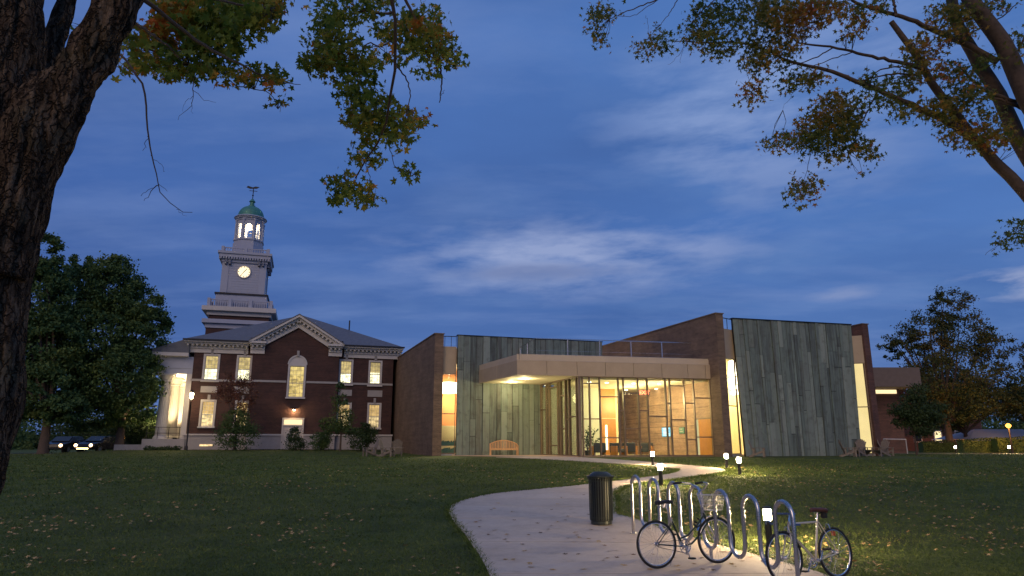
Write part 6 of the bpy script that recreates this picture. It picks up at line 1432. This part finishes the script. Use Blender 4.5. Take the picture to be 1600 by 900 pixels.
mr = thing('maple_tree', 'maple at the right edge whose long dark boughs reach in over the library', 'tree', (P(1700, 700, 13).x + 2.2, 13.5, T(12, 13.5)))
bm_ = M(); tp_ = P(1720, 420, 13.2)
rx_, ry_ = tp_.x, 13.5
bm_.tube([(rx_ + 1.2, ry_, T(rx_, ry_) - .3), (rx_ + 1.0, ry_, 1.6), (rx_ + .8, ry_, 3.2), (tp_.x + .3, ry_, tp_.z + .5)], [.62, .46, .42, .38], 24, True, lambda v, t, i: .03 * noise.noise(v * 3))
obj('trunk', bm_, 'bark', mr, smooth='all', world=True)
bm_ = M(); k82 = 13 / F; QR = []
for px, D, r0, r1, sd in [([(1740, 440), (1660, 370), (1600, 300), (1558, 255), (1520, 215), (1490, 175), (1455, 128), (1425, 78), (1392, 33)], 13.2, .16, .055, 12),
        ([(1735, 430), (1680, 350), (1620, 265), (1590, 215), (1562, 150), (1530, 100), (1508, 62), (1490, 20), (1480, -60)], 13.6, .20, .10, 14),
        ([(1740, 420), (1700, 320), (1640, 210), (1604, 150), (1578, 90), (1550, 45), (1517, 0), (1480, -70)], 13.0, .24, .14, 14),
        ([(1560, 98), (1530, 80), (1490, 60), (1452, 44), (1410, 26), (1370, 16), (1330, 0)], 13.2, .075, .03, 9), ([(1590, 160), (1560, 150), (1530, 135), (1500, 105)], 13.3, .05, .02, 9), ([(1600, 170), (1575, 160), (1535, 150)], 13.3, .05, .02, 8),
        ([(1525, 222), (1490, 195), (1455, 178), (1410, 158), (1370, 140), (1335, 126), (1300, 112), (1262, 103), (1224, 92)], 13.1, .085, .028, 9), ([(1224, 92), (1190, 75), (1150, 66), (1100, 67), (1047, 64)], 13.1, .026, .008, 7),
        ([(1450, 110), (1410, 98), (1362, 89), (1320, 78), (1285, 71), (1247, 67)], 13.0, .045, .016, 8), ([(1440, 120), (1410, 115), (1380, 118), (1340, 128)], 13.0, .022, .012, 7), ([(1420, 104), (1380, 108), (1350, 130)], 13.0, .018, .01, 6),
        ([(1300, 75), (1270, 92), (1215, 110), (1190, 128)], 13.0, .014, .005, 6), ([(1330, 82), (1290, 96), (1260, 110), (1240, 130)], 13.0, .012, .004, 6), ([(1370, 145), (1355, 175), (1340, 205), (1325, 240)], 13.1, .02, .006, 7), ([(1355, 175), (1310, 195), (1275, 210), (1262, 265), (1255, 285)], 13.1, .014, .004, 6),
        ([(1268, 130), (1245, 140), (1230, 158), (1222, 172)], 13.0, .006, .002, 5), ([(1025, 0), (1005, 8), (980, 18), (953, 30)], 12.8, .014, .007, 6), ([(1060, -20), (1020, 5), (990, 25), (960, 24)], 12.8, .010, .004, 6), ([(1058, 0), (1048, 18), (1032, 40)], 12.8, .010, .005, 6), ([(1140, -20), (1100, 15), (1068, 50)], 12.8, .014, .005, 6), ([(1397, 0), (1392, -20), (1400, 25)], 13.1, .03, .03, 7),
        ([(1070, 68), (1062, 85), (1045, 100)], 12.8, .006, .002, 5), ([(1068, 75), (1062, 98)], 12.8, .004, .002, 5), ([(1010, 25), (1014, 45), (1012, 60)], 12.8, .004, .002, 5), ([(1640, 330), (1610, 350), (1580, 368), (1550, 390), (1540, 398)], 13.0, .012, .003, 6), ([(1600, 360), (1570, 350)], 13.0, .005, .002, 5), ([(1700, 20), (1620, 40), (1590, 80)], 13, .05, .02, 7), ([(1500, 60), (1560, 30), (1590, 5)], 13, .02, .01, 6), ([(1200, 90), (1170, 130), (1178, 150)], 13, .01, .004, 6)]:
    QR += line(bm_, px, D, r0, r1, sd, .010, sd)
obj('branches', bm_, 'bark_small', mr, smooth=True, world=True)
LR = [(938, 22, 17, 14), (928, 50, 8, 18), (935, 66, 7, 8), (950, 18, 18, 8), (1012, 72, 18, 12), (1030, 55, 14, 16), (1040, 72, 10, 7), (1100, 35, 26, 32), (1125, 70, 30, 24), (1150, 22, 26, 22), (1085, 55, 14, 14), (1120, 15, 18, 12), (1195, 55, 26, 46), (1182, 90, 24, 22), (1215, 22, 30, 24), (1176, 144, 18, 17), (1240, 35, 28, 40), (1266, 20, 34, 24), (1225, 85, 20, 20), (1300, 12, 36, 18), (1335, 32, 20, 20), (1368, 8, 20, 12), (1322, 52, 10, 10), (1255, 124, 34, 14), (1235, 132, 14, 10), (1308, 182, 34, 38), (1285, 205, 36, 30), (1248, 222, 30, 16), (1212, 220, 18, 10), (1328, 200, 14, 28), (1300, 235, 24, 18), (1342, 225, 12, 16), (1354, 240, 12, 18), (1252, 298, 22, 14), (1262, 285, 12, 12), (1240, 312, 8, 10), (1346, 271, 5, 4), (1380, 150, 30, 14), (1362, 128, 22, 10), (1412, 128, 26, 14), (1440, 80, 30, 18), (1430, 105, 22, 14), (1455, 170, 36, 16), (1410, 175, 14, 16), (1490, 205, 24, 18), (1482, 178, 24, 14), (1478, 22, 32, 22), (1510, 38, 18, 24), (1440, 68, 12, 8), (1545, 195, 26, 26), (1560, 215, 20, 16), (1530, 228, 22, 10), (1500, 130, 26, 26), (1520, 150, 26, 18), (1562, 8, 28, 8), (1592, 70, 10, 26), (1596, 225, 5, 10), (1580, 368, 20, 10), (1592, 355, 10, 10), (1565, 382, 10, 5), (1475, 60, 18, 16), (1540, 90, 12, 14), (1518, 20, 12, 14), (1190, 10, 30, 12), (1320, 160, 20, 14), (1478, 108, 18, 10)]
twigs(LR, 12.9, QR, 5, 'twigs', mr)
PR = leafpts(LR, 12.9, .35, .52)
Vv, Fc = leaf_arrays(PR, .135, MAPLE_S, .5); npmesh('foliage', Vv, Fc, 'leaf_far', mr, kind='stuff')

# ================================================================ grass blades and fallen leaves
poly = np.array([(p.x, p.y) for p in A] + [(p.x, p.y) for p in B[::-1]])
def inside(X, Y, poly, grow=0.):
    r = np.zeros(len(X), bool); n = len(poly)
    for i in range(n):
        x0, y0 = poly[i]; x1, y1 = poly[(i + 1) % n]; c = ((y0 > Y) != (y1 > Y)) & (X < (x1 - x0) * (Y - y0) / (y1 - y0 + 1e-12) + x0); r ^= c
    return r
def ground_pts(n, d0, d1, p=1.6):
    D = d0 + (d1 - d0) * rng.uniform(0, 1, n) ** p; X = rng.uniform(-.80, .80, n) * (D * 1.0 + .3); ok = ~inside(X, D, poly); return X[ok], D[ok]
X, Y = ground_pts(250000, 10.3, 58, 1.5); ok = (rng.uniform(0, 1, len(Y)) > (Y - 30) / 28) & ~((Y > 39.5) & (X > -6) & (X < 25)); X, Y = X[ok], Y[ok]
# a ragged fringe along the path edges
ex = []; 
for ed, sg in ((A, -1), (B, 1)):
    for i in range(len(ed) - 1):
        a, b = ed[i], ed[i + 1]; d = b - a; L = d.length
        if a.y < 7 or a.y > 30: continue
        n = int(L * 260); t = rng.uniform(0, 1, n); off = (rng.uniform(-.06, .10, n) - .05 * (rng.uniform(0, 1, n) ** 3)) * sg; nn = Vector((d.y, -d.x)).normalized() 
        ex.append(np.stack([a.x + d.x * t + nn.x * off * (1), a.y + d.y * t + nn.y * off], 1))
ex = np.concatenate(ex); nb = len(X); X = np.concatenate([X, ex[:, 0]]); Y = np.concatenate([Y, ex[:, 1]])
Z = np.array([T(a, b) for a, b in zip(X, Y)]); n = len(X); sc_ = np.clip(Y / 12, .8, 2.6)
H = rng.uniform(.018, .045, n) * sc_ ** .5; H[nb:] *= 1.7; Wd = rng.uniform(.006, .012, n) * sc_; a = rng.uniform(0, 6.283, n); lean_ = rng.normal(0, 1.1, (n, 2)) * H[:, None]
V0 = np.stack([X - np.cos(a) * Wd, Y - np.sin(a) * Wd, Z - .005], 1); V1 = np.stack([X + np.cos(a) * Wd, Y + np.sin(a) * Wd, Z - .005], 1); V2_ = np.stack([X + lean_[:, 0], Y + lean_[:, 1], Z + H], 1)
npmesh('grass', np.stack([V0, V1, V2_], 1).reshape(-1, 3), np.arange(3 * n).reshape(-1, 3), 'grass_blade', None, kind='stuff')
X, Y = ground_pts(9500, 10.3, 34, 1.2)
keep = np.array([noise.noise(Vector((a * .35, b * .35, 7))) + (.22 if a > 2 else .0) + max(0, (14 - b)) * .04 + rng.uniform(-.75, .05) > -.04 for a, b in zip(X, Y)]); X, Y = X[keep], Y[keep]
C = np.stack([X, Y, np.array([T(a, b) + .045 for a, b in zip(X, Y)])], 1)
Vv, Fc = leaf_arrays(C, .105, MAPLE_S, 0, 2.2); npmesh('fallen_leaves', Vv, Fc, 'leaf_fallen', None, kind='stuff')
lms = []
for q in range(5):
    Vv, Fc = leaf_arrays(np.zeros((1, 3)), np.array([.115 + .012 * q]), MAPLE, 0, 7.0); Vv[:, 2] -= Vv[:, 2].min(); me = bpy.data.meshes.new('fallen_leaf'); me.from_pydata(Vv.tolist(), [], Fc.tolist()); me.materials.append(MATS['leaf_fallen_dark' if q < 3 else 'leaf_fallen']); lms.append(me)
spots = [(748, 826), (700 + 62, 838), (793, 838), (792, 849), (788, 845), (745, 818), (773, 831), (804, 815), (870, 818), (900, 835), (905, 843), (871, 790), (778, 788), (800, 802), (818, 853), (820, 864), (804, 878), (830, 890), (862, 893), (788, 877), (952, 864), (947, 875), (963, 863), (936, 849), (912, 893), (975, 886), (1009, 880), (1158, 880), (1100, 893), (1150, 889), (1160, 871), (1060, 888), (1175, 874), (877, 780), (840, 820), (730, 833), (858, 829), (845, 835), (990, 870), (925, 830), (1018, 893), (1128, 860), (1140, 866), (1190, 880), (1220, 884), (946, 829), (1086, 862), (912, 775), (1045, 748), (1090, 741)]
for i in range(46):
    Y_ = rng.uniform(10.6, 17.5); j = min(range(len(A)), key=lambda q: abs(A[q].y - Y_) if q < 60 else 99); t = rng.uniform(.03, .97) ** .6; p = A[j].lerp(B[j], t); spots.append((p.x, p.y, 1))
for s_ in spots:
    p = G(*s_) if len(s_) == 2 else Vector((s_[0], s_[1], 0)); o_ = bpy.data.objects.new('fallen_leaf', r_.choice(lms)); COL.objects.link(o_)
    o_.location = (p.x, p.y, T(p.x, p.y) + .030); o_.rotation_euler = (0, 0, r_.uniform(0, 6.3)); tag(o_, 'dry curled maple leaf lying on the pale concrete path', 'leaf', 'fallen leaves scattered on the path')
